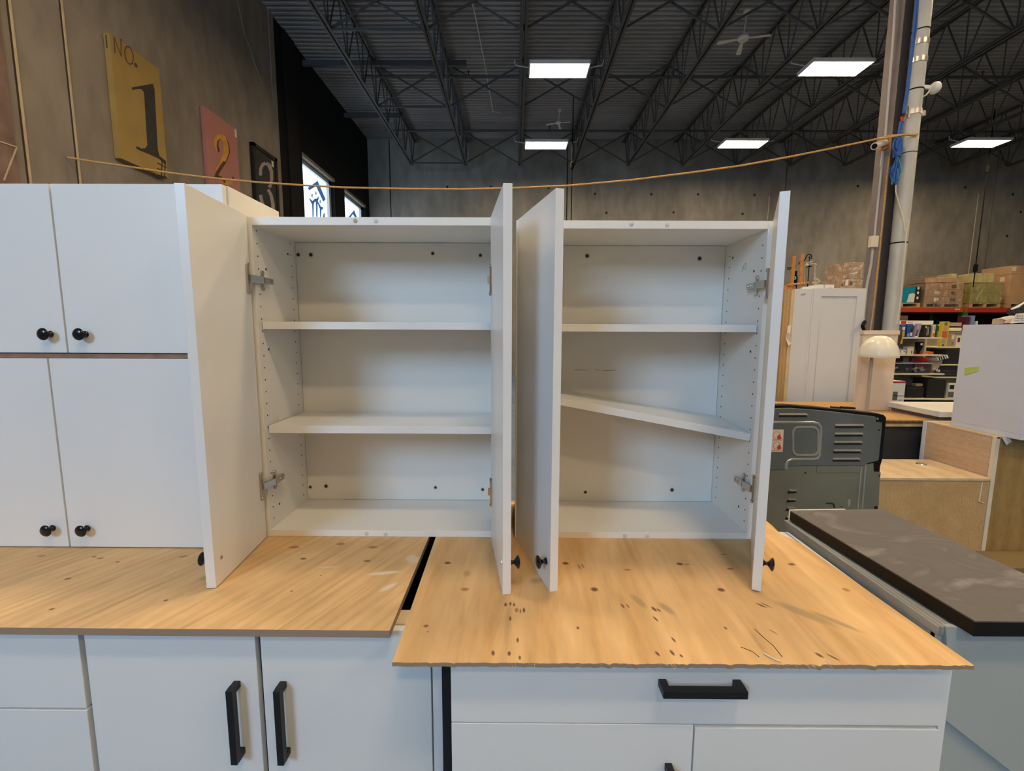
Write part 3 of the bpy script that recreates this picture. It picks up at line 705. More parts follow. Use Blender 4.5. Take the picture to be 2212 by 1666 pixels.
def open_cabinet(label, x0, x1, z0, z1, doors, shelves, backholes, bumpers, hinges):
    yf, yb, th = 1.424, 1.715, 0.016
    t = thing('wall_cabinet', ((x0+x1)/2, 1.57, z0), label, 'cabinet', 'open white wall cabinets')
    MB().box(x0, x0+th, yf, yb, z0, z1).build('side_panel', INT, t, bevel=0.0008)
    MB().box(x1-th, x1, yf, yb, z0, z1).build('side_panel', INT, t, bevel=0.0008)
    MB().box(x0+th, x1-th, yf+0.0005, yb, z1-0.024, z1).build('top_panel', INT, t, bevel=0.0008)
    MB().box(x0+th, x1-th, yf+0.0005, yb, z0, z0+0.021).build('bottom_panel', INT, t, bevel=0.0008)
    bk = MB().box(x0+th+0.0013, x1-th-0.0013, 1.698, 1.710, z0+0.0223, z1-0.0253).build('back_panel', INT, t)
    MB().box(x0+th, x1-th, 1.7102, 1.7145, z0+0.021, z1-0.024).build('back_lining', M['raw_edge'], t)
    for (x, z, r) in backholes:
        rg = MB().disc((x, 1.698, z), (0, -1, 0), r*1.55, 14, 0.0008).build('hole_ring', M['hole_ring'], bk)
        MB().disc((x, 1.6972, z), (0, -1, 0), r, 12, 0.0006).build('screw_hole', M['hole_dark'], bk)
    for s, xi in ((1, x0+th), (-1, x1-th)):
        h = MB()
        for yy in (1.447, 1.662):
            z = z0+0.052
            while z < z1-0.03:
                h.disc((xi, yy, z), (s, 0, 0), 0.0026, 7, 0.0006); z += 0.0385
        for yy, zz in ((1.490, z0+0.865), (1.478, z0+0.610), (1.488, z0+0.085), (1.640, z1-0.075)):
            h.disc((xi, yy, zz), (s, 0, 0), 0.0042, 8, 0.0006)
        h.build('pin_holes', M['hole_dark'], t)['kind'] = 'stuff'
    for poly in shelves: poly.build('shelf', WHT, t, bevel=0.0008)
    for (x, z, mname) in bumpers: MB().lathe([(0, 0.0065), (0.0015, 0.006), (0.0025, 0.003)], (x, yf, z), (0, -1, 0), 14).build('bumper', M[mname], t, smooth=True)
    for d in doors:
        a, b, off = Vector(d['h']), Vector(d['f']), Vector(d['off'])
        do = quad_prism(a, b, off, d['z0'], d['z1']).build('door', WHT, t, bevel=0.0010)
        along = (a-b).normalized(); outer = b + (off if d['k'] > 0 else Vector((0, 0)))
        inner = b + (Vector((0, 0)) if d['k'] > 0 else off)
        ax = off.normalized()*d['k']
        kp = outer + along*0.030
        knob((kp.x, kp.y, 0.995), (ax.x, ax.y, 0), do)
        ip = inner + along*0.034
        MB().lathe([(0, 0.0055), (0.0012, 0.0050), (0.0013, 0.002)], (ip.x, ip.y, 0.995), (-ax.x, -ax.y, 0), 12).build('screw_cap', M['hinge_nickel'], do)
    for h in hinges: hinge(t, *h)
    return t
def perp(a, b, side, t_=0.0215):
    d = (Vector(b)-Vector(a)).normalized(); n_ = Vector((-d.y, d.x))
    if n_.x*side < 0: n_ = -n_
    return n_*t_
ZA0, ZA1 = 0.926, 1.938
aL = ((-0.806, 1.415), (-0.777, 1.116)); aR = ((-0.073, 1.418), (-0.0275, 1.100))
SA = lambda z: MB().box(-0.793, -0.032, 1.443, 1.690, z, z+0.0235)
open_cabinet('open white wall cabinet with two level shelves on left', -0.813, -0.014, ZA0, ZA1,
    [dict(h=aL[0], f=aL[1], off=perp(*aL, -1, 0.024), k=1, z0=0.928, z1=1.941), dict(h=aR[0], f=aR[1], off=perp(*aR, 1), k=1, z0=0.922, z1=1.938)],
    [SA(1.601), MB().box(-0.793, -0.032, 1.443, 1.690, 1.267, 1.291)],
    ((-0.787, 1.870, .0055), (-0.741, 1.870, .006), (-0.298, 1.876, .005), (-0.125, 1.870, .005), (-0.725, 1.0, .006), (-0.302, .997, .005), (-0.786, .996, .005), (-0.12, .99, .005)),
    ((-0.482, 1.927, 'bumper_tan'), (-0.42, 1.927, 'bumper_clear'), (-0.482, .936, 'bumper_clear'), (-0.42, .935, 'bumper_clear')),
    [(-0.797, 1, (-0.806, 1.415), (0.03, -0.3), 1.752), (-0.797, 1, (-0.806, 1.415), (0.03, -0.3), 1.105),
     (-0.030, -1, (-0.073, 1.418), (0.045, -0.318), 1.750), (-0.030, -1, (-0.073, 1.418), (0.045, -0.318), 1.090)])
bL = ((0.009, 1.420), (0.095, 1.113)); bR = ((0.772, 1.418), (0.623, 1.124))
lx, rx_ = 0.030, 0.756
tilt = MB().add([(lx, 1.445, 1.384), (rx_, 1.437, 1.250), (rx_, 1.680, 1.262), (lx, 1.690, 1.376), (lx+.004, 1.445, 1.408), (rx_+.004, 1.437, 1.274), (rx_+.004, 1.680, 1.286), (lx+.004, 1.690, 1.400)],
    [(0,3,2,1),(4,5,6,7),(0,1,5,4),(1,2,6,5),(2,3,7,6),(3,0,4,7)])
cB = open_cabinet('open white wall cabinet with a fallen, tilted shelf on right', 0.004, 0.778, 0.9255, 1.930,
    [dict(h=bL[0], f=bL[1], off=perp(*bL, 1), k=-1, z0=0.924, z1=1.931), dict(h=bR[0], f=bR[1], off=perp(*bR, 1, 0.022), k=1, z0=0.929, z1=1.927)],
    [MB().box(0.024, 0.758, 1.443, 1.690, 1.597, 1.6205), tilt],
    ((0.262, 1.869, .006), (0.669, 1.861, .006), (0.276, .982, .005), (0.609, .993, .006)),
    ((0.351, 1.920, 'bumper_clear'), (0.459, 1.917, 'bumper_clear'), (0.364, .935, 'bumper_clear'), (0.437, .934, 'bumper_clear')),
    [(0.762, -1, (0.770, 1.418), (-0.149, -0.294), 1.742), (0.762, -1, (0.770, 1.418), (-0.149, -0.294), 1.105)])

for a_, b_ in (((1240, 799), (1270, 800)), ((1285, 799), (1296, 800)), ((1302, 801), (1330, 800))):
    MB().tube([at(*a_, 1.6975), at(*b_, 1.6975)], 0.0007, 4).build('scratch', M['hole_dark'], cB)
MB().tube([atx(x, y_, 0.7615) for x, y_ in ((1603, 586), (1606, 574), (1611, 568), (1612, 575), (1605, 580), (1612, 582))], 0.0006, 4).build('pencil_mark', M['ink_grey'], cB)
# closed pair on the left
def closed_cabinet(label, z0, z1, split, xr, kx, kz):
    t = thing('wall_cabinet', (-1.4, 1.49, z0), label, 'cabinet', 'closed white wall cabinets stacked on the left')
    MB().box(-1.98, xr+0.004, 1.357, 1.640, z0, z1).build('body', WHT, t, bevel=0.001)
    for (a, b, k) in ((-1.97, split-0.0028, kx[0]), (split+0.0028, xr, kx[1])):
        d = MB().box(a, b, 1.335, 1.354, z0+0.002, z1-0.001).build('door', WHT, t, bevel=0.0012)
        knob((k, 1.335, kz), (0, -1, 0), d)
    return t
closed_cabinet('closed short white wall cabinet, upper of the left stack', 1.5275, 2.006, -1.3125, -0.824, (-1.357, -1.254), 1.584)
closed_cabinet('closed tall white wall cabinet, lower of the left stack', 0.927, 1.514, -1.3745, -0.845, (-1.420, -1.313), 0.990)
tag(MB().box(-1.98, -0.845, 1.340, 1.635, 1.5145, 1.527).build('spacer_board', M['raw_edge'], loc=(-1.4, 1.49, 1.52)), 'thin brown board between the two stacked white cabinets', 'board')

# ================================================================== base cabinets
def bar_handle(parent, p0, p1, out, w_=0.0155, d_=0.034):
    """square bar pull between two mounting points"""
    p0, p1, out = Vector(p0), Vector(p1), Vector(out); a = (p1-p0).normalized(); sd = a.cross(out).normalized()
    o = out*d_
    mb = MB()
    L = (p1-p0).length
    mb.obox((p0+p1)/2+o-out*w_/2, a*(L/2+w_/2), sd*w_/2, out*w_/2)
    for p in (p0, p1): mb.obox(p+o/2-out*w_/2, a*w_/2, sd*w_/2, out*(d_-w_)/2)
    return mb.build('handle', M['black_handle'], parent, bevel=0.0008)
YL = 0.985; ZTOP = T_L-0.0185
# drawer unit far left
t = thing('base_cabinet', (-1.4, 1.28, 0), 'white base cabinet with stacked drawers at far left', 'cabinet', 'white base cabinets under the plywood')
MB().box(-1.75, -1.0135, YL+0.020, 1.58, 0.10, ZTOP).build('body', M['greige_edge'], t)
for z0, z1 in ((0.698, ZTOP-0.002), (0.42, 0.692), (0.11, 0.414)):
    MB().box(-1.75, -1.020, YL, YL+0.019, z0, z1).build('drawer_front', WHT, t, bevel=0.0012)
MB().box(-1.74, -1.02, YL+0.07, 1.5, 0, 0.10).build('plinth', M['greige_edge'], t)
# double door unit, open top
t = thing('base_cabinet', (-0.6, 1.28, 0), 'white base cabinet with two doors and long black vertical handles', 'cabinet', 'white base cabinets under the plywood')
MB().box(-1.0125, -0.996, YL+0.020, 1.58, 0.10, ZTOP).build('side_panel', M['greige_edge'], t)
MB().box(-0.206, -0.190, YL+0.020, 1.58, 0.10, ZTOP).build('side_panel', WHT, t)
MB().box(-0.996, -0.206, 1.56, 1.58, 0.10, ZTOP).build('back_panel', M['black_void'], t)
MB().box(-0.996, -0.206, YL+0.020, 1.56, 0.10, 0.118).build('bottom_panel', INT, t)
MB().box(-0.996, -0.206, YL+0.021, YL+0.075, ZTOP-0.018, ZTOP).build('stretcher', M['pale_timber'], t)
MB().box(-0.60, -0.584, YL+0.021, 1.0, 0.118, ZTOP-0.02).build('centre_stile', M['greige_edge'], t)
for (a, b, hx) in ((-1.006, -0.6045, -0.653), (-0.5925, -0.1935, -0.5435)):
    d = MB().box(a, b, YL, YL+0.019, 0.11, ZTOP-0.002).build('door', WHT, t, bevel=0.0012)
    bar_handle(d, (hx, YL, 0.766), (hx, YL, 0.592), (0, -1, 0))
MB().box(-0.190, -0.166, YL+0.001, 1.58, 0.0, ZTOP).build('end_panel', WHT, t, bevel=0.001)
MB().box(-0.99, -0.21, YL+0.07, 1.5, 0, 0.10).build('plinth', M['greige_edge'], t)
# wide drawer unit on the right
YR = 0.900; ZT2 = T_R-0.0095
t = thing('base_cabinet', (0.40, 1.2, 0), 'wide white base cabinet with one full-width drawer over two doors', 'cabinet', 'white base cabinets under the plywood')
MB().box(-0.132, 0.934, YR+0.020, 1.50, 0.10, ZT2).build('body', WHT, t)
d = MB().box(-0.134, 0.926, YR, YR+0.019, 0.750, ZT2-0.002).build('drawer_front', WHT, t, bevel=0.001)
bar_handle(d, (0.321, YR, 0.849), (0.480, YR, 0.849), (0, -1, 0), 0.0165, 0.036)
for a, b, zz in ((-0.134, 0.3945, 0.747), (0.398, 0.926, 0.7405)):
    dd = MB().box(a, b, YR, YR+0.019, 0.11, zz).build('door', WHT, t, bevel=0.001)
    hx = 0.343 if a < 0 else 0.455
    bar_handle(dd, (hx, YR, 0.647 if a < 0 else 0.62), (hx, YR, 0.47), (0, -1, 0))
MB().box(0.929, 0.944, YR+0.004, 1.50, 0.0, ZT2).build('end_panel', WHT, t, bevel=0.001)
MB().box(-0.1585, -0.1345, YR+0.03, 1.45, 0.0, ZT2-0.002).build('gap_shade_strip', M['black_void'], t)  # black strip standing in for the deep shade of the gap
MB().box(-0.12, 0.92, YR+0.07, 1.45, 0, 0.10).build('plinth', M['greige_edge'], t)

# ================================================================== half wall with dark worktop
t = thing('half_wall', (1.10, 1.23, 0), 'white panelled half wall with grey timber cap beside the plywood', 'wall panel')
MB().box(0.950, 1.26, 0.958, 1.52, 0, 0.926).build('core', M['grey_timber'], t)
MB().prism([(0.948, 0.950, 0.926), (1.26, 0.950, 0.926), (1.26, 1.53, 0.926), (0.942, 1.53, 0.926)], (0, 0, 0.022)).build('timber_cap', M['grey_timber'], t, bevel=0.002)
pz = [at(2044, 1558, 0.945), at(2300, 1758, 0.945)]
MB().prism([(0.962, 0.945, 0.951), (1.62, 0.945, 0.951), (1.62, 0.945, pz[1].z), tuple(pz[1]), tuple(pz[0])], (0, 0.011, 0)).build('end_panel', M['panel_shade_grey'], t, bevel=0.0008)
MB().box(0.950, 1.62, 0.957, 0.968, 0, 0.925).build('lower_panel', M['panel_shade_grey'], t)
t = thing('worktop', (1.13, 1.2, 0.953), 'dusty dark brown worktop slab on the half wall', 'worktop')
o = [(0.986, 0.911), (1.63, 0.911), (1.29, 1.531), (0.953, 1.513)]
o = [(0.986, 0.911), (1.316, 0.911), (1.283, 1.531), (0.953, 1.513)]
MB().prism([(x, y_, 0.9525) for x, y_ in o], (0, 0, 0.0325)).build('slab_edge', M['laminate_edge'], t, bevel=0.001)
MB().prism([(x, y_, 0.985) for x, y_ in o], (0, 0, 0.003)).build('slab_top', M['laminate_dusty'], t)
MB().prism([(0.9525, 1.5135, 0.951), (1.15, 1.5235, 0.951), (1.15, 1.528, 0.951), (0.952, 1.5185, 0.951)], (0, 0, 0.038)).build('back_edging', M['label_cream'], t)
# ================================================================== kitchen range seen from behind
YO = 2.42
t = thing('kitchen_range', (1.63, 2.72, 0), 'back of a kitchen range with grey steel panel and vent slots', 'range')
g = lambda x, y_, d=0.0: at(1650+x*0.168, 860+y_*0.168, YO) + Vector((0, d, 0))
XO0, XO1 = 1.25, 2.012
MB().box(XO0+0.01, XO1-0.01, YO+0.03, 3.05, 0.02, 0.905).build('body', M['black_plastic'], t, bevel=0.004)
MB().box(XO0, XO1, YO+0.03, 3.07, 0.905, 0.925).build('cooktop', M['black_plastic'], t, bevel=0.004)
rim = [(-420, 180), (-300, 130), (0, 105), (350, 100), (700, 125), (1100, 165), (1500, 208), (1580, 225), (1612, 262), (1606, 330), (1560, 800), (1530, 900), (1500, 1430), (1480, 3000), (-520, 3000), (-470, 700)]
MB().prism([g(x, y_) + Vector((0, 0.018, 0)) for x, y_ in rim], (0, 0.06, 0)).build('back_frame', M['black_plastic'], t, bevel=0.003)
up = [(-380, 200), (0, 140), (350, 132), (700, 158), (1000, 190), (1440, 243), (1445, 312), (1520, 318), (1515, 420), (1480, 780), (1465, 808), (1330, 838), (1300, 868), (320, 868), (290, 920), (-430, 925)]
MB().prism([g(x, y_) for x, y_ in up], (0, 0.017, 0)).build('upper_panel', M['steel_panel'], t, bevel=0.001)
lo = [(-430, 925), (290, 920), (320, 868), (1300, 868), (1420, 842), (1425, 955), (1515, 962), (1500, 1100), (1490, 1390), (1430, 1400), (1425, 3000), (-510, 3000)]
MB().prism([g(x, y_) + Vector((0, 0.006, 0)) for x, y_ in lo], (0, 0.012, 0)).build('lower_panel', M['steel_lower'], t)
def rrect(x0, y0, x1, y1, r, n=5):
    pts = []
    for cx, cy, a0 in ((x1-r, y0+r, -90), (x1-r, y1-r, 0), (x0+r, y1-r, 90), (x0+r, y0+r, 180)):
        for k in range(n+1):
            a = math.radians(a0+90*k/n); pts.append((cx+r*math.cos(a), cy+r*math.sin(a)))
    return pts
MB().tube([g(x, y_, 0.003) for x, y_ in rrect(375, 375, 700, 735, 70)], 0.008, 6, closed=True).build('pressed_ridge', M['steel_light'], t, smooth=True)
MB().tube([g(x, y_, 0.003) for x, y_ in ((-420,330),(0,312),(640,312),(700,330),(735,380),(735,450),(715,740),(690,775),(640,788),(360,788),(310,810),(290,850),(285,915))], 0.008, 6).build('pressed_ridge', M['steel_light'], t, smooth=True)
for a, b in (((1262, 880), (1215, 1420)), ((1318, 850), (1272, 1420))):
    MB().tube([g(*a, 0.006), g(*b, 0.006)], 0.0055, 6).build('pressed_ridge', M['steel_light'], t, smooth=True)
for y_, x0, x1 in ((233, 200, 555), (372, 920, 1280), (482, 915, 1270), (590, 908, 1258), (698, 900, 1245), (805, 890, 1232)):
    h = MB().prism([g(x0, y_-12, -0.004), g(x1-15, y_-12, -0.004), g(x1, y_+10, -0.004), g(x0-8, y_+10, -0.004)], (0, 0.004, 0)).build('vent_slot', M['black_void'], t)
    MB().prism([g(x0, y_-38, 0), g(x1, y_-38, 0), g(x1+22, y_+14, -0.001), g(x1, y_-14, -0.0025), g(x0, y_-14, -0.0025)], (0, 0.003, 0)).build('louvre_hood', M['steel_light'], h)
for y_, dx in ((1205, 0), (1320, -12), (1430, -22), (1545, -32)):
    h = MB().prism([g(335+dx, y_-15, 0.004), g(415+dx, y_-15, 0.004), g(430+dx, y_+18, 0.004), g(305+dx, y_+28, 0.004)], (0, 0.002, 0)).build('vent_slot', M['black_void'], t)
    MB().prism([g(330+dx, y_-30, 0.006), g(420+dx, y_-30, 0.006), g(425+dx, y_-10, -0.006), g(325+dx, y_-10, -0.006)], (0, 0.002, 0)).build('louvre_hood', M['steel_lower'], h)
s = MB().prism([g(40, 405, -0.001), g(255, 405, -0.001), g(240, 692, -0.001), g(40, 692, -0.001)], (0, 0.001, 0)).build('warning_sticker', M['label_cream'], t)
for yo in (0, 130):
    MB().prism([g(165, 500+yo, -0.0018), g(200, 465+yo, -0.0018), g(228, 520+yo, -0.0018), g(180, 535+yo, -0.0018)], (0, 0.0008, 0)).build('sticker_mark', M['sticker_red'], s)
    MB().tube([g(165+48*math.cos(a*math.pi/6), 480+yo+48*math.sin(a*math.pi/6), -0.001) for a in range(12)], 0.0012, 4, closed=True).build('sticker_mark', M['sticker_red'], s)
    MB().bar(g(60, 540+yo, -0.0012), g(230, 540+yo, -0.0012), 0.001, 0.003).build('sticker_mark', M['sticker_red'], s)
for (x, y_, r, m_) in ((540,965,.0045,'black_void'),(1000,930,.0045,'black_void'),(1478,410,.004,'black_plastic'),(1495,1003,.004,'black_plastic'),(1008,1400,.003,'black_void')):
    MB().disc(g(x, y_, -0.001 if y_ < 860 else 0.005), (0, -1, 0), r, 12, 0.001).build('screw_hole', M[m_], t)
MB().lathe([(0, .006), (.003, .005)], g(1495, 275, 0.018), (0, -1, 0), 12).build('screw', M['galvanised'], t)
MB().tube([g(810,1357,0.003), g(880,1358,0.003), g(905,1370,0.003), g(915,1415,0.003)], 0.003, 6).build('cord_hook', M['black_void'], t)
MB().ball(g(1108, 1350, 0.006), 0.012, 10, 8, (0.7, 0.2, 1.9)).build('pressed_boss', M['steel_light'], t, smooth=True)
MB().prism([g(690,880,0.003), g(1250,872,0.003), g(1245,960,0.003), g(685,965,0.003)], (0,0.003,0)).build('patch_plate', M['steel_lower'], t)
for x0, x1 in ((900, 1000), (1025, 1180)):
    MB().prism([at(1650+x0*.168, 860+150*.168-2, 2.5)+Vector((0, 0, 0)), at(1650+x1*.168, 860+158*.168-2, 2.5), at(1650+x1*.168, 860+135*.168-2, 2.5), at(1650+x0*.168, 860+128*.168-2, 2.5)], (0, 0.03, 0)).build('control_knob', M['black_plastic'], t)

# ================================================================== second-hand cabinets at right
t = thing('cabinet_carcass', (2.9, 3.33, 0), 'low brown hardboard-backed cabinet with pale plywood top behind the range', 'cabinet')
MB().box(2.30, 3.322, 3.10, 3.56, 0.0, 0.572).build('back_panel', M['mdf_brown'], t)
MB().box(2.30, 3.326, 3.092, 3.565, 0.572, 0.590).build('top_panel', M['ply_pale'], t, bevel=0.001)
MB().lathe([(0, 0.035), (0.006, 0.032), (0.007, 0.012)], atz(1990, 1003, 0.590), (0, 0, 1), 14).build('cable_grommet', M['galvanised'], t)
MB().tube([(3.27, 3.097, 0.56), (3.265, 3.097, 0.42), (3.30, 3.097, 0.41)], 0.004, 5).build('pencil_mark', M['label_cream'], t)
t = thing('cabinet_carcass', (3.72, 3.41, 0), 'tall-backed base cabinet with pinkish plywood side and yellow back panel', 'cabinet')
MB().box(3.338, 3.352, 3.125, 3.64, 0.02, 0.872).build('side_panel', M['ply_pink'], t)
MB().box(3.330, 3.358, 3.100, 3.125, 0.0, 0.88).build('edge_strip', M['label_cream'], t)
MB().box(3.358, 4.30, 3.112, 3.13, 0.0, 0.80).build('back_panel', M['mdf_yellow'], t)
MB().box(3.358, 4.30, 3.106, 3.13, 0.80, 0.872).build('top_rail', M['mdf_yellow'], t)
MB().box(3.336, 4.30, 3.100, 3.64, 0.872, 0.884).build('top_panel', M['ply_pale'], t)
MB().box(3.330, 4.30, 3.64, 3.668, 0.10, 0.884).build('door', M['lavender_white'], t)
MB().box(3.38, 4.28, 3.14, 3.62, 0.0, 0.80).build('inner_body', M['black_void'], t)
MB().box(3.29, 4.30, 2.86, 3.0995, 0.0, 0.055).build('base_skid', M['skid_wood'], t)
tg = [at(2163, 943, 3.09), at(2176, 939, 3.09), at(2186, 954, 3.09), at(2174, 962, 3.09)]
MB().prism(tg, (0, 0.001, 0)).build('price_tag', M['label_white'], t)
# white wall cabinet lying on top
t = thing('wall_cabinet', (3.80, 3.27, 0.884), 'white cabinet with green tape on its side, standing on plywood cabinet', 'cabinet')
MB().box(3.385, 4.30, 3.00, 3.492, 0.9215, 1.655).build('body', M['lavender_white'], t, bevel=0.002)
MB().box(3.385, 4.30, 3.00, 3.495, 0.8845, 0.921).build('bottom_rail', M['lavender_white'], t, bevel=0.002)
MB().prism([atx(2084, 795, 3.384), atx(2115, 792, 3.384), atx(2114, 802, 3.384), atx(2083, 811, 3.384)], (-0.001, 0, 0)).build('masking_tape', M['tape_green'], t)
# things on top of it
t = thing('sign_card', (3.62, 3.25, 1.655), 'small white card with three lines of print on the white cabinet', 'sign')
c0 = [at(2183, 699, 3.2), at(2260, 693, 3.2), at(2262, 672, 3.2), at(2196, 678, 3.2)]
MB().prism(c0, (0, 0.004, 0)).build('card', M['label_white'], t)
MB().tube([p + Vector((0, -0.001, 0)) for p in (c0[0], c0[3], c0[2])], 0.0015, 4).build('border', M['pink_pale'], t)
for i, tx in enumerate(('Store Items', 'Markdown', 'Your Order')):
    p = at(2196-3*i, 684.5+5.2*i, 3.197)
    text_mesh('print_line', tx, M['ink_grey'], t, p, (1, 0, 0.03), (0, 0, 1), 0.019, 0.0006)
t = thing('leaflet_pile', (3.55, 3.35, 1.655), 'pale brochures lying beside the white sign card', 'leaflets')
MB().prism([at(2158, 700, 3.3), at(2190, 699, 3.3), at(2192, 684, 3.3), at(2160, 689, 3.3)], (0, 0.05, 0)).build('leaflet', M['tan'], t)
MB().prism([at(2163, 688, 3.29), at(2190, 698, 3.29), at(2191, 682, 3.29), at(2176, 684, 3.29)], (0, 0.02, 0)).build('leaflet', M['label_cream'], t)
MB().prism([at(2170, 698, 3.285), at(2188, 698, 3.285), at(2187, 688, 3.285), at(2176, 691, 3.285)], (0, 0.01, 0)).build('leaflet', M['pink_pale'], t)
t = thing('plastic_bag', (3.80, 3.45, 1.655), 'dark crumpled glossy plastic bag behind the white sign card', 'bag')
mb = MB(); rr = random.Random(3)
for k in range(5):
    c = at(2188+12*k, 676-3*k, 3.46); mb.ball(c, 0.04+0.012*k, 10, 7, (1.0, 0.8, 0.75+rr.random()*0.3))
o = mb.build('bag_body', M['fabric_black'], t); 
for v in o.data.vertices: v.co += Vector((rr.uniform(-1,1), rr.uniform(-1,1), rr.uniform(-1,1)))*0.008
MB().tube([at(2185, 668, 3.40), at(2198, 663, 3.40), at(2215, 652, 3.40)], [0.006, 0.009, 0.006], 6).build('painted_glint', M['label_white'], t)  # matte white strip painted as a glint on the dark plastic

# grey kitchen island with wooden top further back
t = thing('island_unit', (3.1, 4.1, 0), 'dark grey cabinet with honey wood top behind the range', 'cabinet')
MB().box(2.55, 3.95, 3.80, 4.65, 0.0, 0.815).build('body', M['dark_grey_panel'], t)
MB().box(2.50, 3.99, 3.76, 4.70, 0.815, 0.835).build('lower_trim', M['ply_pale'], t)
MB().box(2.55, 3.95, 3.80, 4.65, 0.835, 0.862).build('apron', M['maple'], t)
MB().box(2.48, 3.99, 3.745, 4.70, 0.862, 0.8775).build('wood_top', M['maple'], t, bevel=0.002)
t = thing('shelf_board', (3.75, 4.0, 0.88), 'long white board lying on the wooden top near shelving', 'board')
MB().box(3.47, 4.10, 3.68, 4.22, 0.91, 0.955).build('board', M['label_white'], t, bevel=0.003)
MB().box(3.52, 4.10, 3.76, 4.22, 0.8785, 0.91).build('batten', M['concrete_floor'], t)
tag(MB().box(3.565, 3.66, 4.40, 4.50, 0.8785, 0.935).build('wood_block', M['pale_timber'], loc=(3.61, 4.45, 0.8785), bevel=0.002), 'small wooden block beside beige box', 'block')
t = thing('beige_panel', (3.34, 4.22, 0.88), 'beige board panel standing behind the mushroom lamp', 'panel')
MB().box(3.181, 3.498, 4.20, 4.24, 0.8785, 1.575).build('panel', M['beige_board'], t, bevel=0.002)
MB().box(3.176, 3.503, 4.19, 4.245, 1.575, 1.613).build('top_strip', M['beige_board'], t, bevel=0.002)
t = thing('mushroom_lamp', (3.27, 4.09, 0.88), 'cream mushroom lamp with domed shade on grey stem', 'lamp')
c = at(1897, 772, 4.03); R_ = 0.146
MB().lathe([(0.0, R_*0.985), (0.004, R_)] + [(0.19*math.sin(a*math.pi/24), R_*math.cos(a*math.pi/24)**0.9+0.001) for a in range(1, 13)], c, (0, 0, 1), 36).build('lamp_shade', M['lamp_cream'], t, smooth=True)
MB().tube([Vector((c.x-0.055, c.y, 0.895)), Vector((c.x-0.055, c.y, c.z+0.02))], 0.013, 12).build('stem', M['lamp_stem'], t, smooth=True)
MB().lathe([(0, 0.09), (0.012, 0.088), (0.016, 0.02)], (c.x-0.055, c.y, 0.8785), (0, 0, 1), 24).build('base', M['lamp_stem'], t)

# tall white pantry cabinet
YT = 5.0
t = thing('pantry_cabinet', (3.35, 5.25, 0), 'tall white pantry cabinet with shaker door and wooden left side', 'cabinet')
MB().box(2.905, 3.012, YT+0.006, 5.55, 0.0, 2.050).build('wood_side', M['oak_side'], t)
MB().box(3.012, 3.205, YT+0.004, 5.55, 0.0, 2.055).build('filler_panel', M['pantry_white'], t, bevel=0.002)
MB().box(3.205, 3.765, YT+0.03, 5.55, 0.0, 2.055).build('body', M['pantry_white'], t)
d = MB()
for b_ in ((3.207, 3.291, 0.1, 2.062), (3.673, 3.765, 0.1, 2.062), (3.291, 3.673, 1.975, 2.062), (3.291, 3.673, 0.1, 0.19)):
    d.box(b_[0], b_[1], YT-0.012, YT+0.012, b_[2], b_[3])
do = d.build('door', M['pantry_white'], t, bevel=0.0015)
MB().box(3.28, 3.685, YT, YT+0.010, 0.15, 2.0).build('recessed_panel', M['pantry_white'], do)
MB().box(3.196, 3.214, YT-0.002, YT+0.004, 0.0, 2.055).build('edge_bead', M['label_white'], t)
MB().prism([at(1730, 638.5, YT+0.003), at(1741, 637, YT+0.003), at(1741, 634.5, YT+0.003), at(1736, 634, YT+0.003), at(1730, 636, YT+0.003)], (0, -0.001, 0)).build('ink_stamp', M['lilac'], t)
MB().box(2.975, 3.008, YT+0.001, YT+0.006, 0.6, 2.045).build('masking_tape', M['tape_masking'], t)
MB().add([at(1702, 704, 4.98), at(1709, 702, 4.97), at(1707, 722, 4.96), at(1709, 742, 4.985), at(1703, 748, 4.95), at(1697, 730, 4.99), at(1700, 718, 4.97)], [(0,1,2,6), (6,2,5), (2,3,4,5)]).build('peeling_tape', M['label_cream'], t)

# things on top of the pantry cabinet
ZP = 2.056
t = thing('wooden_rack', (2.96, 5.2, ZP), 'orange wooden peg rack with two upright slats on the pantry cabinet', 'rack')
k = lambda x, y_, Y=5.15: at(1690+x*0.0814, 540+y_*0.0814, Y)
for a, b in (((320, 160), (245, 960)), ((535, 95), (480, 960))):
    MB().bar(k(*a), k(*b), 0.028, 0.02, (0, 1, 0)).build('upright_slat', M['orange_wood'], t)
MB().bar(k(120, 930), k(690, 862), 0.02, 0.022, (0, 1, 0)).build('cross_rail', M['orange_wood'], t)
for x in (215, 320, 405, 455, 520, 590): MB().tube([k(x, 925-(x-120)*0.11, 5.15), k(x-4, 925-(x-120)*0.11, 5.08)], 0.008, 6).build('peg', M['pale_timber'], t)
MB().prism([k(100, 930), k(260, 930), k(265, 1035), k(90, 1035)], (0, 0.06, 0)).build('end_block', M['orange_wood'], t)
for x in (318, 470): MB().bar(k(x, 950), k(x, 1040), 0.018, 0.018, (0, 1, 0)).build('foot', M['orange_wood'], t)
t = thing('dark_bottle', (3.02, 5.28, ZP), 'dark bottle with round white label behind wooden rack', 'bottle')
b0 = k(330, 1045, 5.28); h_ = (k(330, 560, 5.28)-b0).z
MB().lathe([(0, 0.018), (h_*0.15, 0.02), (h_*0.65, 0.02), (h_*0.78, 0.011), (h_, 0.011)], b0, (0, 0, 1), 12).build('glass_body', M['iron_black'], t, smooth=True)
MB().tube([k(333+26*math.cos(a*math.pi/6), 745+36*math.sin(a*math.pi/6), 5.255) for a in range(12)], 0.003, 5, closed=True).build('label_ring', M['label_white'], t)
t = thing('iron_scroll_stand', (3.13, 5.35, ZP), 'thin black wrought iron scroll stand on the pantry cabinet', 'stand')
MB().tube([k(660, 1045, 5.35), k(690, 700, 5.35), k(712, 440, 5.35)], 0.005, 6).build('rod', M['iron_black'], t)
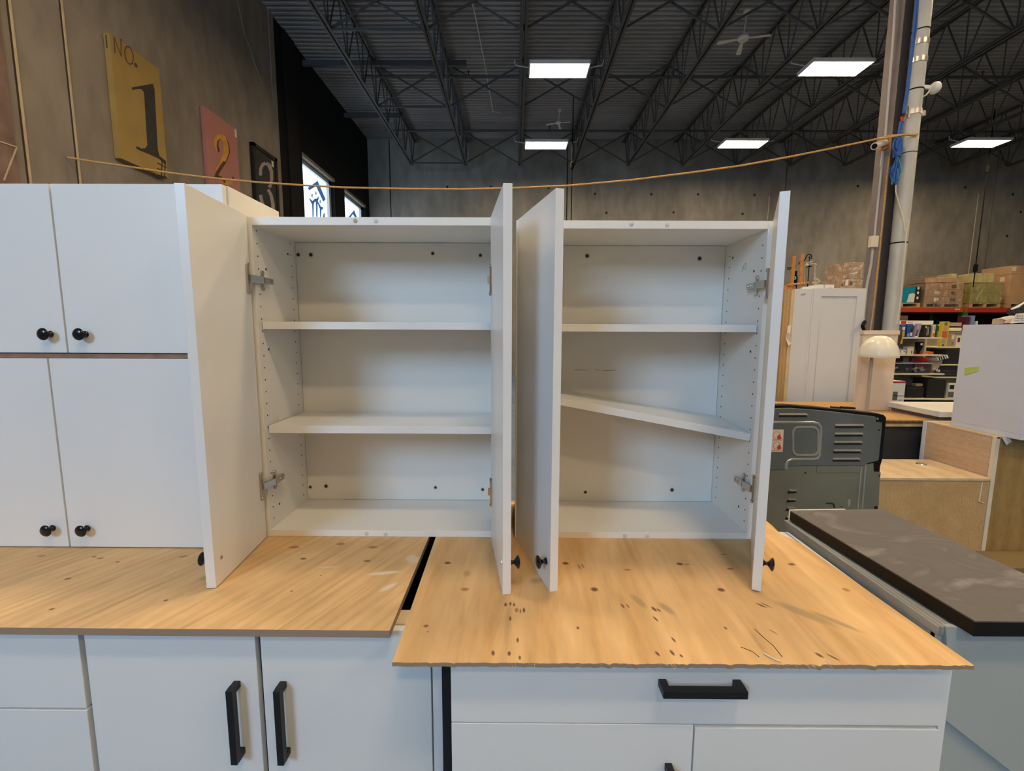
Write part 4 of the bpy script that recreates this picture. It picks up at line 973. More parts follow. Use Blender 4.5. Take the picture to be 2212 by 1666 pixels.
MB().bar(k(640, 450, 5.35), k(775, 435, 5.35), 0.012, 0.014, (0, 1, 0)).build('cross_bar', M['iron_black'], t)
MB().tube([k(x, y_, 5.35) for x, y_ in ((570,110),(550,140),(552,220),(548,330),(560,310),(600,260),(650,150),(690,120),(740,115),(775,160),(770,225),(740,240),(715,215),(725,170))], 0.0055, 6).build('scroll', M['iron_black'], t)
MB().tube([k(x, y_, 5.35) for x, y_ in ((430,385),(450,340),(490,300),(545,330))], 0.005, 6).build('scroll', M['iron_black'], t)
MB().tube([k(712, 440, 5.35), k(715, 240, 5.35)], 0.004, 5).build('rod', M['iron_black'], t)
MB().tube([k(130, 470, 5.35), k(240, 465, 5.35)], 0.004, 5).tube([k(130, 510, 5.35), k(240, 500, 5.35)], 0.005, 5).build('side_bars', M['iron_black'], t)
t = thing('cream_candelabra', (3.25, 5.3, ZP), 'distressed cream metal candle stand on the pantry cabinet', 'candle stand')
MB().tube([k(855, 1040, 5.3), k(860, 740, 5.3), k(875, 380, 5.3)], [0.012, 0.009, 0.008], 8).build('post', M['cream_metal'], t)
MB().tube([k(625, 350, 5.3), k(720, 325, 5.3), k(800, 310, 5.3)], 0.006, 6).tube([k(640, 390, 5.3), k(750, 372, 5.3), k(885, 375, 5.3)], 0.006, 6).build('arm', M['cream_metal'], t)
MB().ball(k(645, 400, 5.3), 0.022, 8, 6, (1, 1, 0.8)).build('candle_cup', M['cream_metal'], t)
MB().ball(k(880, 390, 5.3), 0.014, 8, 6).build('candle_cup', M['cream_metal'], t)
MB().tube([k(600, 380, 5.3), k(595, 650, 5.3), k(590, 860, 5.3)], 0.003, 5).build('chain', M['cream_metal'], t)
MB().tube([k(x, y_, 5.3) for x, y_ in ((825,790),(850,765),(920,800),(990,850),(930,870),(895,920))], [0.008,0.012,0.018,0.014,0.016,0.014], 8).build('base_scroll', M['cream_metal'], t, smooth=True)
MB().ball(k(835, 870, 5.3), 0.018, 8, 6, (1.4, 1, 0.6)).build('base_scroll', M['cream_metal'], t)
t = thing('white_tray', (3.15, 5.12, ZP), 'shallow white plastic tray at the pantry cabinet edge', 'tray')
p0, p1 = k(530, 1042, 5.08), k(920, 1042, 5.08); hz = (k(600, 965, 5.08)-p0).z
MB().prism([p0, p1, Vector((p1.x, p1.y, p1.z+hz)), Vector((p0.x+0.03, p0.y, p0.z+hz*0.85)), Vector((p0.x-0.005, p0.y, p0.z+hz*0.4))], (0, 0.045, 0)).build('tray_body', M['label_white'], t, bevel=0.003)
t = thing('white_carton', (3.36, 5.14, ZP), 'small white carton with oval cutout on the pantry cabinet', 'box')
p0, p1 = k(925, 1042, 5.1), k(1370, 1042, 5.1); hz = (k(1100, 905, 5.1)-p0).z
MB().box(p0.x, p1.x, 5.1, 5.26, ZP, ZP+hz).build('carton', M['label_white'], t, bevel=0.002)
MB().prism([k(1200, 1030, 5.099), k(1225, 1005, 5.099), k(1290, 1000, 5.099), k(1325, 1020, 5.099), k(1325, 1035, 5.099)], (0, -0.001, 0)).build('cutout', M['tan'], t)
MB().box((p0.x*0.6+p1.x*0.4)-0.004, (p0.x*0.6+p1.x*0.4)+0.004, 5.0992, 5.1, ZP+0.002, ZP+hz).build('tape_seam', M['concrete_floor'], t)
for (xa, ya, xb, yb_, yy, lab, dark) in ((1510, 770, 2120, 1042, 5.12, 'brown cardboard carton on pantry cabinet, lower of two', 1), (1600, 340, 2140, 765, 5.12, 'brown cardboard carton on pantry cabinet, upper of two', 0)):
    p0, p1 = k(xa, yb_, yy), k(xb, ya, yy)
    z0 = ZP if dark else k(1600, 765, yy).z+0.002
    t = thing('cardboard_carton', ((p0.x+p1.x)/2, yy+0.15, z0), lab, 'box', 'cartons on the pantry cabinet')
    zt = k(1600, 768, yy).z if dark else p1.z
    MB().box(p0.x, p1.x, yy, yy+0.3, z0, zt).build('carton', M['cardboard'], t, bevel=0.003)
    fm = MB().box(p0.x-0.004, p1.x+0.004, yy-0.006, yy+0.306, z0+0.004, zt+0.004)
    fm.build('shrink_wrap', M['shrink_film'], t)
    if dark:
        MB().prism([k(1665, 950, yy-0.008), k(1740, 945, yy-0.008), k(1760, 720+60, yy-0.008), k(1680, 730+60, yy-0.008)], (0, -0.001, 0)).build('paper_label', M['label_cream'], t)
        MB().prism([k(1790, 940, yy-0.008), k(1860, 935, yy-0.008), k(1860, 840, yy-0.008), k(1795, 840, yy-0.008)], (0, -0.001, 0)).build('printed_mark', M['cardboard_dark'], t)
        MB().prism([k(1575, 970, yy-0.008), k(1620, 965, yy-0.008), k(1615, 890, yy-0.008), k(1580, 890, yy-0.008)], (0, -0.001, 0)).build('printed_mark', M['cardboard_dark'], t)

# ================================================================== steel column, pipe and their fittings
YC = 6.0
t = thing('steel_column', (4.62, YC+0.12, 0), 'brown steel H-section building column beside grey pipe', 'column')
MB().box(4.592, 4.690, YC+0.030, YC+0.155, 0, 8.1).build('flange', M['column_brown'], t, bevel=0.004)
MB().box(4.690, 4.86, YC+0.095, YC+0.115, 0, 8.1).build('web', M['column_web'], t)
MB().box(4.86, 5.0, YC+0.10, YC+0.16, 0, 8.1).build('flange', M['column_web'], t)
t = thing('drain_pipe', (4.882, YC, 0), 'thick grey vertical drain pipe strapped beside the brown column', 'pipe')
MB().tube([(4.882, YC, 0), (4.882, YC, 8.2)], 0.088, 28).build('pipe', M['pipe_grey'], t, smooth=True)
for z, r_, h_, m_ in ((5.06, .097, .055, 'galvanised'), (4.86, .097, .055, 'galvanised'), (4.27, .096, .06, 'galvanised'), (5.20, .092, .012, 'iron_black'), (4.53, .092, .014, 'iron_black'), (3.80, .0905, .008, 'iron_black'), (2.72, .092, .014, 'iron_black')):
    MB().lathe([(0, r_), (h_, r_)], (4.882, YC, z-h_/2), (0, 0, 1), 28).build('strap' if m_ == 'iron_black' else 'pipe_clamp', M[m_], t, smooth=True)
MB().box(4.78, 4.80, YC-0.07, YC-0.05, 4.2, 4.33).box(4.965, 5.03, YC-0.02, YC+0.02, 4.24, 4.30).build('clamp_lug', M['galvanised'], t)
# white conduit with switch box on the column
t = thing('conduit', (4.55, YC-0.15, 1.0), 'pale conduit running down the column to a small switch box', 'conduit')
MB().tube([at(x, y_, YC+0.012) for x, y_ in ((1936, -40), (1930, 70), (1912, 300), (1908, 330), (1893, 470), (1888, 520))], 0.012, 8).build('tube', M['grey_conduit'], t)
MB().tube([at(x, y_, YC+0.012) for x, y_ in ((1886, 530), (1882, 570), (1872, 620), (1866, 680), (1864, 720))], 0.014, 8).build('tube', M['grey_conduit'], t)
p = at(1888, 522, YC-0.01)
MB().box(p.x-0.045, p.x+0.045, YC-0.03, YC+0.028, p.z-0.07, p.z+0.07).build('switch_box', M['label_cream'], t, bevel=0.004)
t = thing('security_camera', (4.5, YC-0.2, 3.9), 'white bullet security camera on wooden block on the column', 'camera')
MB().prism([at(1903, 303, YC-0.02), at(1923, 293, YC-0.02), at(1924, 318, YC-0.02), at(1904, 325, YC-0.02)], (0, 0.05, 0)).build('wood_block', M['orange_wood'], t)
a, b = at(1912, 308, YC-0.03), at(1889, 316, YC-0.17)
MB().tube([a, b], [0.036, 0.041], 16).build('camera_body', M['white_plastic'], t, smooth=True)
MB().disc(b, (b-a), 0.030, 16, 0.004).build('lens', M['iron_black'], t)
MB().tube([at(1906, 324, YC+0.0), at(1904, 345, YC+0.01), at(1902, 360, YC+0.01)], 0.008, 6).build('cable', M['label_cream'], t)
t = thing('motion_sensor', (5.13, YC, 4.57), 'white rounded sensor on a bracket right of the drain pipe', 'sensor')
c = at(2020, 190, YC-0.05)
MB().ball(c, 0.068, 16, 12, (0.80, 1.0, 1.0)).build('sensor_head', M['label_white'], t, smooth=True)
MB().bar(at(1993, 188, YC-0.02), c, 0.03, 0.04).build('bracket', M['white_plastic'], t)
MB().tube([at(2008, 196, YC-0.05), at(2000, 206, YC-0.07), at(1991, 210, YC-0.04)], 0.009, 6).build('cable', M['label_cream'], t)
# jute rope strung from the left wall to the column
pts = [(145,340),(200,349),(250,356),(330,368),(400,378),(480,387),(560,394),(650,400),(740,405),(870,408),(1000,409),(1115,406),(1230,401),(1365,389),(1500,372),(1600,358),(1700,340),(1800,320),(1900,299)]
rp = []
for i, (x, y_) in enumerate(pts):
    rp.append(atx(x, y_, XL+0.01) if i == 0 else at(x, y_, 5.55+0.28*i/18))
rp += [at(1925, 293, 5.83), at(1955, 291, 5.85), at(1981, 290, 5.90), at(1983, 294, 5.99), Vector((4.99, 6.09, 4.02))]
t = thing('jute_rope', rp[0], 'thin jute rope strung across the hall to the grey pipe', 'rope')
MB().tube(rp, 0.011, 6).build('rope', M['rope_jute'], t, smooth=True)
MB().tube([at(1900, 300, 5.82), at(1925, 296, 5.81), at(1952, 291, 5.84), at(1980, 292, 5.90)], 0.010, 6).build('rope_loop', M['rope_jute'], t, smooth=True)
MB().tube([at(x, y_, YC-0.03) for x, y_ in ((1922, 295), (1924, 320), (1918, 360), (1910, 440), (1902, 520), (1893, 610), (1885, 680), (1880, 714))], 0.008, 6).build('rope_tail', M['rope_jute'], t, smooth=True)
# blue rope
t = thing('blue_rope', at(1935, 385, 5.88), 'bundled blue rope hanging from the clamp on the grey pipe', 'rope')
MB().tube([at(x, y_, 5.89) for x, y_ in ((1982, -30), (1978, 20), (1972, 80), (1966, 140), (1958, 200), (1951, 245))], 0.014, 6).build('strand', M['rope_blue'], t)
MB().tube([at(x, y_, 5.89) for x, y_ in ((1985, -30), (1979, 60), (1968, 140), (1961, 200), (1954, 245))], 0.012, 6).build('strand', M['rope_blue'], t)
rr = random.Random(5)
for x0, x1 in ((1946, 1941), (1950, 1945)):
    MB().tube([at(x0, 262, 5.88), at(x0-2, 272, 5.87), at(x1, 290, 5.87)], 0.014, 6).build('strand', M['rope_blue'], t)
MB().tube([at(1947, 252, 5.86), at(1948, 262, 5.86)], 0.012, 6).build('red_tip', M['sticker_red'], t)
for i in range(12):
    a = rr.uniform(-1, 1); yy = 5.86+rr.uniform(-0.05, 0.03)
    MB().tube([at(1939+a*2, 336, yy), at(1939+a*11, 320, yy), at(1940+a*9, 304, yy), at(1941+a*5, 297, yy), at(1940-a*6, 306, yy), at(1938-a*3, 322, yy)], 0.011, 5).build('loop', M['rope_blue'], t)
MB().tube([at(1938, 322, 5.86), at(1937.5, 340, 5.86)], 0.042, 10).build('wrapping', M['rope_blue'], t)
for i in range(16):
    a = -1+2*i/15.0; yy = 5.86+rr.uniform(-0.05, 0.04); e = 392+rr.uniform(-12, 8)
    MB().tube([at(1938, 338, yy), at(1938+a*7, 356, yy), at(1934+a*12+rr.uniform(-2, 2), e-16, yy), at(1932+a*8, e, yy), at(1934+a*4, e-22, yy)], 0.009, 5).build('loop', M['rope_blue' if rr.random() < 0.9 else 'rope_teal'], t)
MB().tube([at(x, y_, 5.88) for x, y_ in ((1935, 395), (1935, 415), (1942, 440), (1950, 470), (1955, 500), (1964, 480), (1964, 475), (1958, 505), (1953, 560), (1946, 640), (1938, 700))], 0.007, 5).build('tail_string', M['label_cream'], t)
MB().tube([at(1868, 695, 5.0-0.03), at(1863, 705, 4.9), at(1867, 715, 4.9), at(1862, 726, 4.9)], 0.018, 6).build('tail_knot', M['iron_black'], t)
# ================================================================== pallet rack along the back wall
YK = 14.8
t = thing('pallet_rack', (14.4, 15.3, 0), 'pallet rack with red beam and green upright at back wall', 'rack')
ZBM0, ZBM1 = 2.235, 2.385
MB().box(11.3, 14.33, YK, YK+0.06, ZBM0, ZBM1).build('beam', M['orange_red'], t)
MB().box(14.39, 17.4, YK, YK+0.06, ZBM0, ZBM1).build('beam', M['red_paint'], t)
MB().box(11.3, 17.4, 15.9, 15.96, ZBM0, ZBM1).build('beam', M['red_paint'], t)
for x in (11.25, 14.36, 17.45):
    for yy in (YK+0.0, 15.9):
        MB().box(x-0.05, x+0.05, yy+0.06, yy+0.16, 0, 2.34).build('upright', M['green_paint'], t)
    for z in (0.6, 1.5): MB().bar((x, YK+0.15, z), (x, 15.9, z+0.6), 0.03, 0.03).build('upright_brace', M['green_paint'], t)
MB().box(14.31, 14.44, YK-0.03, YK+0.02, 1.55, 2.34).build('upright', M['green_paint'], t)
MB().box(14.33, 14.41, YK-0.035, YK+0.0, 2.24, 2.40).build('beam_connector', M['orange_red'], t)
MB().box(11.3, 17.4, YK+0.06, 15.9, 2.30, 2.375).build('deck', M['pallet_wood'], t)
MB().box(11.3, 17.4, YK, 15.96, 1.50, 1.60).build('lower_deck', M['cardboard_dark'], t)
MB().box(11.3, 17.4, 15.97, 16.0, 0, 2.3).build('rack_shade_sheet', M['black_void'], t)  # dark sheet added for the shade under the pallets
MB().box(14.03, 14.20, YK-0.003, YK, 2.30, 2.35).build('beam_sticker', M['pink_pale'], t)
ZD = 2.386
def pallet(x0, x1, y0, y1, lab):
    t = thing('wooden_pallet', ((x0+x1)/2, (y0+y1)/2, ZD), lab, 'pallet', 'pallets on the rack')
    for k in range(3):
        xx = x0+(x1-x0-0.1)*k/2; MB().box(xx, xx+0.1, y0, y1, ZD+0.02, ZD+0.11).build('stringer', M['pallet_wood'], t)
    for k in range(5):
        yy = y0+(y1-y0-0.12)*k/4; MB().box(x0, x1, yy, yy+0.12, ZD+0.111, ZD+0.135).build('deck_board', M['pallet_wood'], t)
    for k in range(3):
        yy = y0+(y1-y0-0.12)*k/2; MB().box(x0, x1, yy, yy+0.12, ZD, ZD+0.0195).build('bottom_board', M['pallet_wood'], t)
    return ZD+0.1355
# teal printed cartons
z = pallet(11.75, 12.93, YK+0.02, 15.8, 'pallet under the teal cartons')
for (x0, x1, lab) in ((11.75, 12.33, 'teal and black carton nearest the grey pipe'), (12.35, 12.93, 'teal and black carton beside the wrapped brown boxes')):
    t = thing('printed_carton', ((x0+x1)/2, 15.2, z), lab, 'box', 'teal cartons on the rack')
    MB().box(x0, x1, YK+0.05, 15.6, z, 3.02).build('carton', M['teal_print'], t)
    bp = MB().box(x1-0.17, x1+0.001, YK+0.046, YK+0.05, z, 3.02).build('black_panel', M['ink_black'], t)
    for zz in (0.16, 0.32, 0.46): MB().ball((x1-0.085, YK+0.044, z+zz), 0.035, 8, 6, (1, 0.1, 1.3)).build('printed_icon', M['label_white'], bp)
    MB().prism([(x0+0.17, YK+0.045, z+0.02), (x0+0.40, YK+0.045, z+0.02), (x0+0.41, YK+0.045, z+0.28), (x0+0.34, YK+0.045, z+0.31), (x0+0.22, YK+0.045, z+0.28)], (0, 0.004, 0)).build('white_print', M['label_white'], t)
# brown wrapped boxes
z = pallet(13.02, 14.24, YK, 15.8, 'pallet under the brown wrapped boxes')
hh = (3.14-z)/3
for k, nm in enumerate(('bottom', 'middle', 'top')):
    t = thing('cardboard_carton', (13.63, 15.3, z+k*hh), 'wide brown carton with square print, %s of the clear-wrapped stack' % nm, 'box', 'clear-wrapped brown cartons')
    MB().box(13.03, 14.24, YK+0.0, 15.8, z+k*hh+0.004, z+(k+1)*hh-0.004).build('carton', M['cardboard'], t, bevel=0.006)
    MB().box(13.85, 14.0, YK-0.004, YK, z+k*hh+0.05, z+k*hh+0.16).build('printed_mark', M['cardboard_dark'], t)
    if k < 2: MB().box(13.33, 13.48, YK-0.004, YK, z+k*hh+0.07, z+k*hh+0.16).build('paper_label', M['label_white'], t)
    for yy in (15.15, 15.5): MB().box(13.026, 13.03, yy, yy+0.2, z+k*hh+0.05, z+k*hh+0.15).build('printed_mark', M['cardboard_dark'], t)
rr = random.Random(11)
def film(name, x0, x1, y0, y1, z0, z1, mat, lab, amp=0.02, n=14, loc=None):
    """a crinkled wrap as five draped faces"""
    mb = MB()
    def sheet(o, a, b, na, nb, nrm):
        base = len(mb.v)
        for i in range(na+1):
            for j in range(nb+1):
                mb.v.append(Vector(o)+Vector(a)*i/na+Vector(b)*j/nb+Vector(nrm)*rr.uniform(0, amp))
        for i in range(na):
            for j in range(nb): mb.f.append((base+i*(nb+1)+j, base+(i+1)*(nb+1)+j, base+(i+1)*(nb+1)+j+1, base+i*(nb+1)+j+1))
    sheet((x0, y0, z0), (x1-x0, 0, 0), (0, 0, z1-z0), n, n//2, (0, -1, 0))
    sheet((x0, y0, z0), (0, y1-y0, 0), (0, 0, z1-z0), n//2, n//2, (-1, 0, 0))
    sheet((x1, y0, z0), (0, y1-y0, 0), (0, 0, z1-z0), n//2, n//2, (1, 0, 0))
    sheet((x0, y0, z1), (x1-x0, 0, 0), (0, y1-y0, 0), n, n//2, (0, 0, 1))
    o = mb.build(name, mat, loc=((x0+x1)/2, (y0+y1)/2, z0)); return tag(o, lab, 'plastic wrap')
film('shrink_wrap', 13.02, 14.25, YK-0.008, 15.81, z-0.1, 3.142, M['shrink_film'], 'clear crinkled stretch wrap around the brown carton stack')
t = thing('cardboard_carton', (13.3, 15.3, 3.142), 'loose flat brown carton on the clear-wrapped stack, left one', 'box', 'loose cartons on wrapped stack')
MB().box(13.08, 13.46, YK+0.1, 15.6, 3.165, 3.30).build('carton', M['cardboard'], t, bevel=0.01)
t = thing('cardboard_carton', (13.75, 15.3, 3.142), 'loose flat brown carton on the clear-wrapped stack, right one', 'box', 'loose cartons on wrapped stack')
MB().box(13.48, 14.05, YK+0.12, 15.6, 3.165, 3.34).build('carton', M['cardboard'], t, bevel=0.03)
film('shrink_wrap', 13.06, 14.1, YK+0.07, 15.62, 3.165, 3.35, M['shrink_film'], 'loose bunched clear film over the top of the carton stack', 0.05, 16)
# yellow wrapped boxes
z = pallet(14.48, 15.46, YK, 15.8, 'pallet under the yellow-wrapped cartons')
hh = (3.14-z)/2
for i in range(2):
    for k in range(2):
        x0 = 14.48+0.49*i
        t = thing('cardboard_carton', (x0+0.245, 15.3, z+k*hh), 'yellow-wrapped carton, %s %s of the four' % (('bottom', 'top')[k], ('left', 'right')[i]), 'box', 'yellow-wrapped cartons')
        MB().box(x0+0.003, x0+0.487, YK, 15.8, z+k*hh+0.003, z+(k+1)*hh-0.003).build('carton', M['cardboard_olive'], t, bevel=0.008)
for i in range(2):
    x0 = 14.50+0.34*i
    t = thing('cardboard_carton', (x0+0.16, 15.1, 3.142), 'small yellow-wrapped carton on top layer, %s one' % ('left', 'right')[i], 'box', 'yellow-wrapped cartons')
    MB().box(x0+0.002, x0+0.336, YK+0.02, 15.4, 3.163, 3.455).build('carton', M['cardboard_olive'], t, bevel=0.008)
film('shrink_wrap', 14.47, 15.47, YK-0.008, 15.81, z-0.03, 3.142, M['shrink_film_yellow'], 'yellowish crinkled wrap around the four-carton stack')
t = thing('cardboard_carton', (14.30, 15.6, 3.14), 'olive carton set back behind the wrapped stacks', 'box')
MB().box(14.275, 14.445, 15.3, 15.8, 2.39, 3.50).build('carton', M['cardboard_olive'], t, bevel=0.006)
# tall brown carton
z = pallet(15.70, 16.9, YK, 15.8, 'pallet under the tall brown carton at right edge')
t = thing('cardboard_carton', (16.2, 15.3, z), 'tall plain brown carton at right edge of the rack', 'box')
MB().box(15.70, 16.7, YK+0.02, 15.8, z, 3.44).build('carton', M['cardboard'], t, bevel=0.006)
MB().box(15.69, 16.71, YK+0.01, 15.81, 3.44, 3.50).build('flap_band', M['cardboard'], t, bevel=0.004)
MB().box(15.697, 15.70, 15.0, 15.14, 3.22, 3.36).build('paper_label', M['label_cream'], t)
t = thing('cardboard_carton', (16.2, 15.3, 3.5), 'flat brown carton lying on the tall brown carton', 'box')
MB().box(15.72, 16.75, YK+0.05, 15.8, 3.503, 3.70).build('carton', M['cardboard'], t, bevel=0.006)
MB().box(15.735, 15.86, YK+0.045, YK+0.05, 3.53, 3.66).build('paper_label', M['label_cream'], t)
# boxes seen between beam and white cabinet
for (x0, x1, y0, y1, Y, mname, lab, nm) in ((2087, 2095, 684, 704, 13.9, 'maroon', 'maroon box below the red rack beam', 'retail_box'), (2096, 2107, 682, 704, 13.9, 'blue_pale', 'pale grey-blue box below the red rack beam', 'retail_box'), (2107.5, 2113, 694, 704, 13.9, 'label_white', 'small white box below the red rack beam', 'retail_box'),
        (1942, 1962, 682, 693, 13.9, 'cardboard_dark', 'dark bagged goods under the red beam near pipe', 'dark_bundle')):
    a, b = at(x0, y1, Y), at(x1, y0, Y)
    zf = 1.60 if Y < 15 else 1.6
    tag(MB().box(a.x, b.x, Y, Y+0.3, zf+0.0, b.z).build(nm, M[mname], loc=((a.x+b.x)/2, Y+0.15, zf), bevel=0.006), lab, 'box')
t = thing('rack_table', (14.0, 14.1, 0), 'dark low display shelf standing before the pallet rack', 'shelf')
MB().box(11.4, 15.2, 13.7, 14.5, 1.50, 1.595).build('top_board', M['cardboard_dark'], t)
for x in (11.45, 15.1): MB().box(x, x+0.06, 13.75, 14.45, 0, 1.50).build('leg_panel', M['cardboard_dark'], t)

# ================================================================== gondola shelving with goods
YG = 7.0
t = thing('gondola_shelf', (6.2, 7.25, 0), 'cream retail shelving unit with four shelves beside the drain pipe', 'shelf')
MB().box(5.50, 6.62, 7.40, 7.43, 0, 1.70).build('back_panel', M['shelf_back'], t)
MB().box(5.50, 6.62, 7.20, 7.43, 1.70, 1.718).build('top_shelf', M['shelf_cream'], t)
for z, x1 in ((1.521, 6.51), (1.260, 6.515), (0.969, 6.60), (0.582, 6.66)):
    MB().box(5.55, x1, YG, 7.40, z-0.022, z).build('shelf', M['shelf_cream'], t, bevel=0.003)
for x in (5.52, 6.60): MB().box(x-0.015, x+0.015, 7.38, 7.42, 0, 1.70).build('post', M['shelf_cream'], t)
MB().box(5.50, 6.66, YG+0.04, 7.4, 0, 0.52).build('base', M['black_void'], t)
t = thing('gondola_shelf', (7.7, 7.7, 0), 'cream retail shelving unit partly behind the white taped cabinet', 'shelf')
MB().box(6.66, 8.9, 7.87, 7.90, 0, 1.62).build('back_panel', M['shelf_back'], t)
for z in (1.367, 1.082, 0.877, 0.510):
    MB().box(6.84, 8.9, 7.45, 7.87, z-0.022, z).build('shelf', M['shelf_cream'], t, bevel=0.003)
MB().box(6.70, 8.9, 7.50, 7.86, 0, 0.487).build('base', M['black_void'], t)
def good(nm, x0, y0, x1, y1, zf, Y, dep, mat, lab, cat='box', patches=(), lean=0.0, bev=0.004):
    a, b = at(x0, y1, Y), at(x1, y0, Y)
    g_ = thing(nm, ((a.x+b.x)/2, Y+dep/2, zf+0.001), lab, cat, None)
    sh = lean*(b.z-zf)
    MB().prism([(a.x, Y, zf+0.001), (b.x, Y, zf+0.001), (b.x+sh, Y, b.z), (a.x+sh, Y, b.z)], (0, dep, 0)).build('carton' if cat == 'box' else 'body', M[mat], g_, bevel=bev)
    for (u0, v0, u1, v1, pm) in patches:
        W_, H_ = b.x-a.x, b.z-zf
        xs = [a.x+u*W_ for u in (u0, u1)]; zs = [zf+v*H_ for v in (v0, v1)]
        s0, s1 = lean*(zs[0]-zf), lean*(zs[1]-zf)
        MB().prism([(xs[0]+s0, Y-0.0015, zs[0]), (xs[1]+s0, Y-0.0015, zs[0]), (xs[1]+s1, Y-0.0015, zs[1]), (xs[0]+s1, Y-0.0015, zs[1])], (0, 0.001, 0)).build('print', M[pm], g_)
    return g_
S1, S2, S3, S4 = 1.521, 1.260, 0.969, 0.582
good('blister_pack', 1945, 701, 1957, 729, S1, 7.04, .05, 'blue_print', 'blue blister pack at left end of top shelf', 'pack', ((.25,.55,.9,.8,'label_white'), (.5,.05,.9,.5,'tan')))
good('blister_pack', 1958, 700, 1973, 729, S1, 7.04, .05, 'blue_print', 'blue pack with dark item, second on top shelf', 'pack', ((.6,.35,.95,.65,'ink_black'), (.65,.1,.95,.35,'label_white'), (.1,.05,.5,.3,'blue_pale')))
good('toy_pack', 1974.5, 699, 1987, 729, S1, 7.03, .05, 'lilac', 'leaning pale purple toy pack on top shelf', 'pack', ((.1,.1,.6,.55,'ink_grey'), (.15,.0,.7,.2,'label_white'), (.1,.6,.4,.9,'pink_pale')), 0.18)
good('retail_box', 1994, 702, 2012, 728, S1, 7.04, .08, 'ink_black', 'black box with white line drawing on top shelf', 'box', ((.45,.15,.5,.8,'label_cream'), (.62,.2,.68,.85,'label_cream'), (.2,.75,.38,.92,'label_cream')))
good('retail_box', 2013, 702, 2022, 728, S1, 7.04, .08, 'label_cream', 'white box with orange print on top shelf', 'box', ((.1,.05,.9,.35,'orange_print'), (.35,.5,.75,.9,'tan')))
good('retail_box', 2022.5, 700, 2027, 728, S1, 7.06, .10, 'green_print', 'thin dark green box at right end of top shelf')
good('long_box', 1946, 693, 2017, 700, 1.718, 7.26, .10, 'label_white', 'long white box with red end on top of shelving', 'box', ((.0,.1,.16,.9,'red_bright'), (.2,.2,.36,.7,'pink_pale')))
good('yellow_tag', 1944, 716, 1952, 741, 1.42, 6.96, .03, 'yellow_print', 'yellow hanging pack beside the drain pipe', 'pack')
t = thing('leather_bag', at(1941, 745, 6.955), 'brown rounded hanging item between beige panel and shelving', 'bag')
MB().ball(at(1941, 726, 6.955), 0.08, 12, 8, (0.55, 0.5, 1.8)).build('body', M['brown_hide'], t, smooth=True)
good('retail_box', 1945, 754, 1957, 765, S2, 7.04, .08, 'label_white', 'small white and blue box on second shelf', 'box', ((.0,.8,1,1,'blue_pale'), (.6,.4,.8,.6,'blue_print')))
good('retail_box', 1959, 749, 1975, 765, S2, 7.06, .08, 'label_cream', 'cream box with pink top on second shelf', 'box', ((.0,.8,1,1,'pink_pale'), (.6,.1,.75,.5,'ink_grey')))
t = thing('black_cup', at(1983, 765, 7.12), 'black funnel-shaped cup on second shelf', 'cup')
b0 = at(1983, 765.5, 7.12); b0.z = S2+0.001
MB().lathe([(0, .02), (.03, .022), (.10, .045), (.185, .052), (.187, .045)], b0, (0, 0, 1), 16).build('body', M['black_plastic'], t, smooth=True)
MB().box(b0.x-.025, b0.x+.005, b0.y-.056, b0.y-.053, S2+.14, S2+.17).build('sticker', M['label_white'], t)
good('orange_tray', 1993, 760, 2017, 765, S2, 7.05, .2, 'orange_print', 'flat orange tray on second shelf', 'tray', ((.0,.0,.45,.6,'tan'),))
for (x0, x1, lab, m_) in ((1936, 1972, 'clear plastic bin with pale parts, left one', 0), (1974, 2012, 'clear plastic bin full of white pieces, right one', 1)):
    a, b = at(x0, 806, 7.02), at(x1, 785, 7.02)
    t = thing('clear_bin', ((a.x+b.x)/2, 7.15, S3+.001), lab, 'bin', 'clear bins on third shelf')
    mb = MB()
    for b_ in ((a.x, b.x, 7.02, 7.025, S3+.001, b.z), (a.x, b.x, 7.27, 7.275, S3+.001, b.z), (a.x, a.x+.004, 7.025, 7.27, S3+.001, b.z), (b.x-.004, b.x, 7.025, 7.27, S3+.001, b.z), (a.x, b.x, 7.02, 7.275, S3+.001, S3+.005)): mb.box(*b_)
    mb.build('bin_walls', M['bin_clear'], t)
    MB().tube([(a.x-.004, 7.017, b.z), (b.x+.004, 7.017, b.z), (b.x+.004, 7.278, b.z), (a.x-.004, 7.278, b.z)], 0.005, 5, closed=True).build('rim', M['label_white'], t)
    for q in range(4 + 8*m_):
        c = Vector((rr.uniform(a.x+.04, b.x-.04), rr.uniform(7.05, 7.22), S3+.03+rr.uniform(0, .05)))
        d1 = Vector((rr.uniform(-1,1), rr.uniform(-.4,.4), rr.uniform(-.5,.5))).normalized(); d2 = d1.orthogonal().normalized(); d3 = d1.cross(d2)
        MB().obox(c, d1*rr.uniform(.02,.04), d2*.014, d3*.008).build('contents', M['label_white' if rr.random() < .7 else 'label_cream'], t)
for (x0, x1, tx, lab, yy) in ((1975, 2012, 'FOR RENT', 'bright red lettered sign behind the right clear bin', 7.30), (1936, 1970, '', 'dark red sign behind the left clear bin', 7.32)):
    a, b = at(x0, 788, yy), at(x1, 772, yy)
    t = thing('red_sign', ((a.x+b.x)/2, yy, S3+.001), lab, 'sign')
    MB().box(a.x, b.x, yy, yy+.01, S3+.001, b.z).build('plate', M['red_bright' if tx else 'maroon'], t)
    if tx: text_mesh('lettering', tx, M['maroon'], t, (a.x+.012, yy-.001, a.z+.016), (1, 0, 0), (0, 0, 1), .075, .001, 0.80)
    else:
        MB().box(a.x+.10, a.x+.19, yy-.002, yy, a.z, b.z-.005).build('grey_label', M['tan'], t)
t = thing('striped_pouch', at(2025, 806, 7.1), 'black and white striped fabric pouch at end of third shelf', 'pouch')
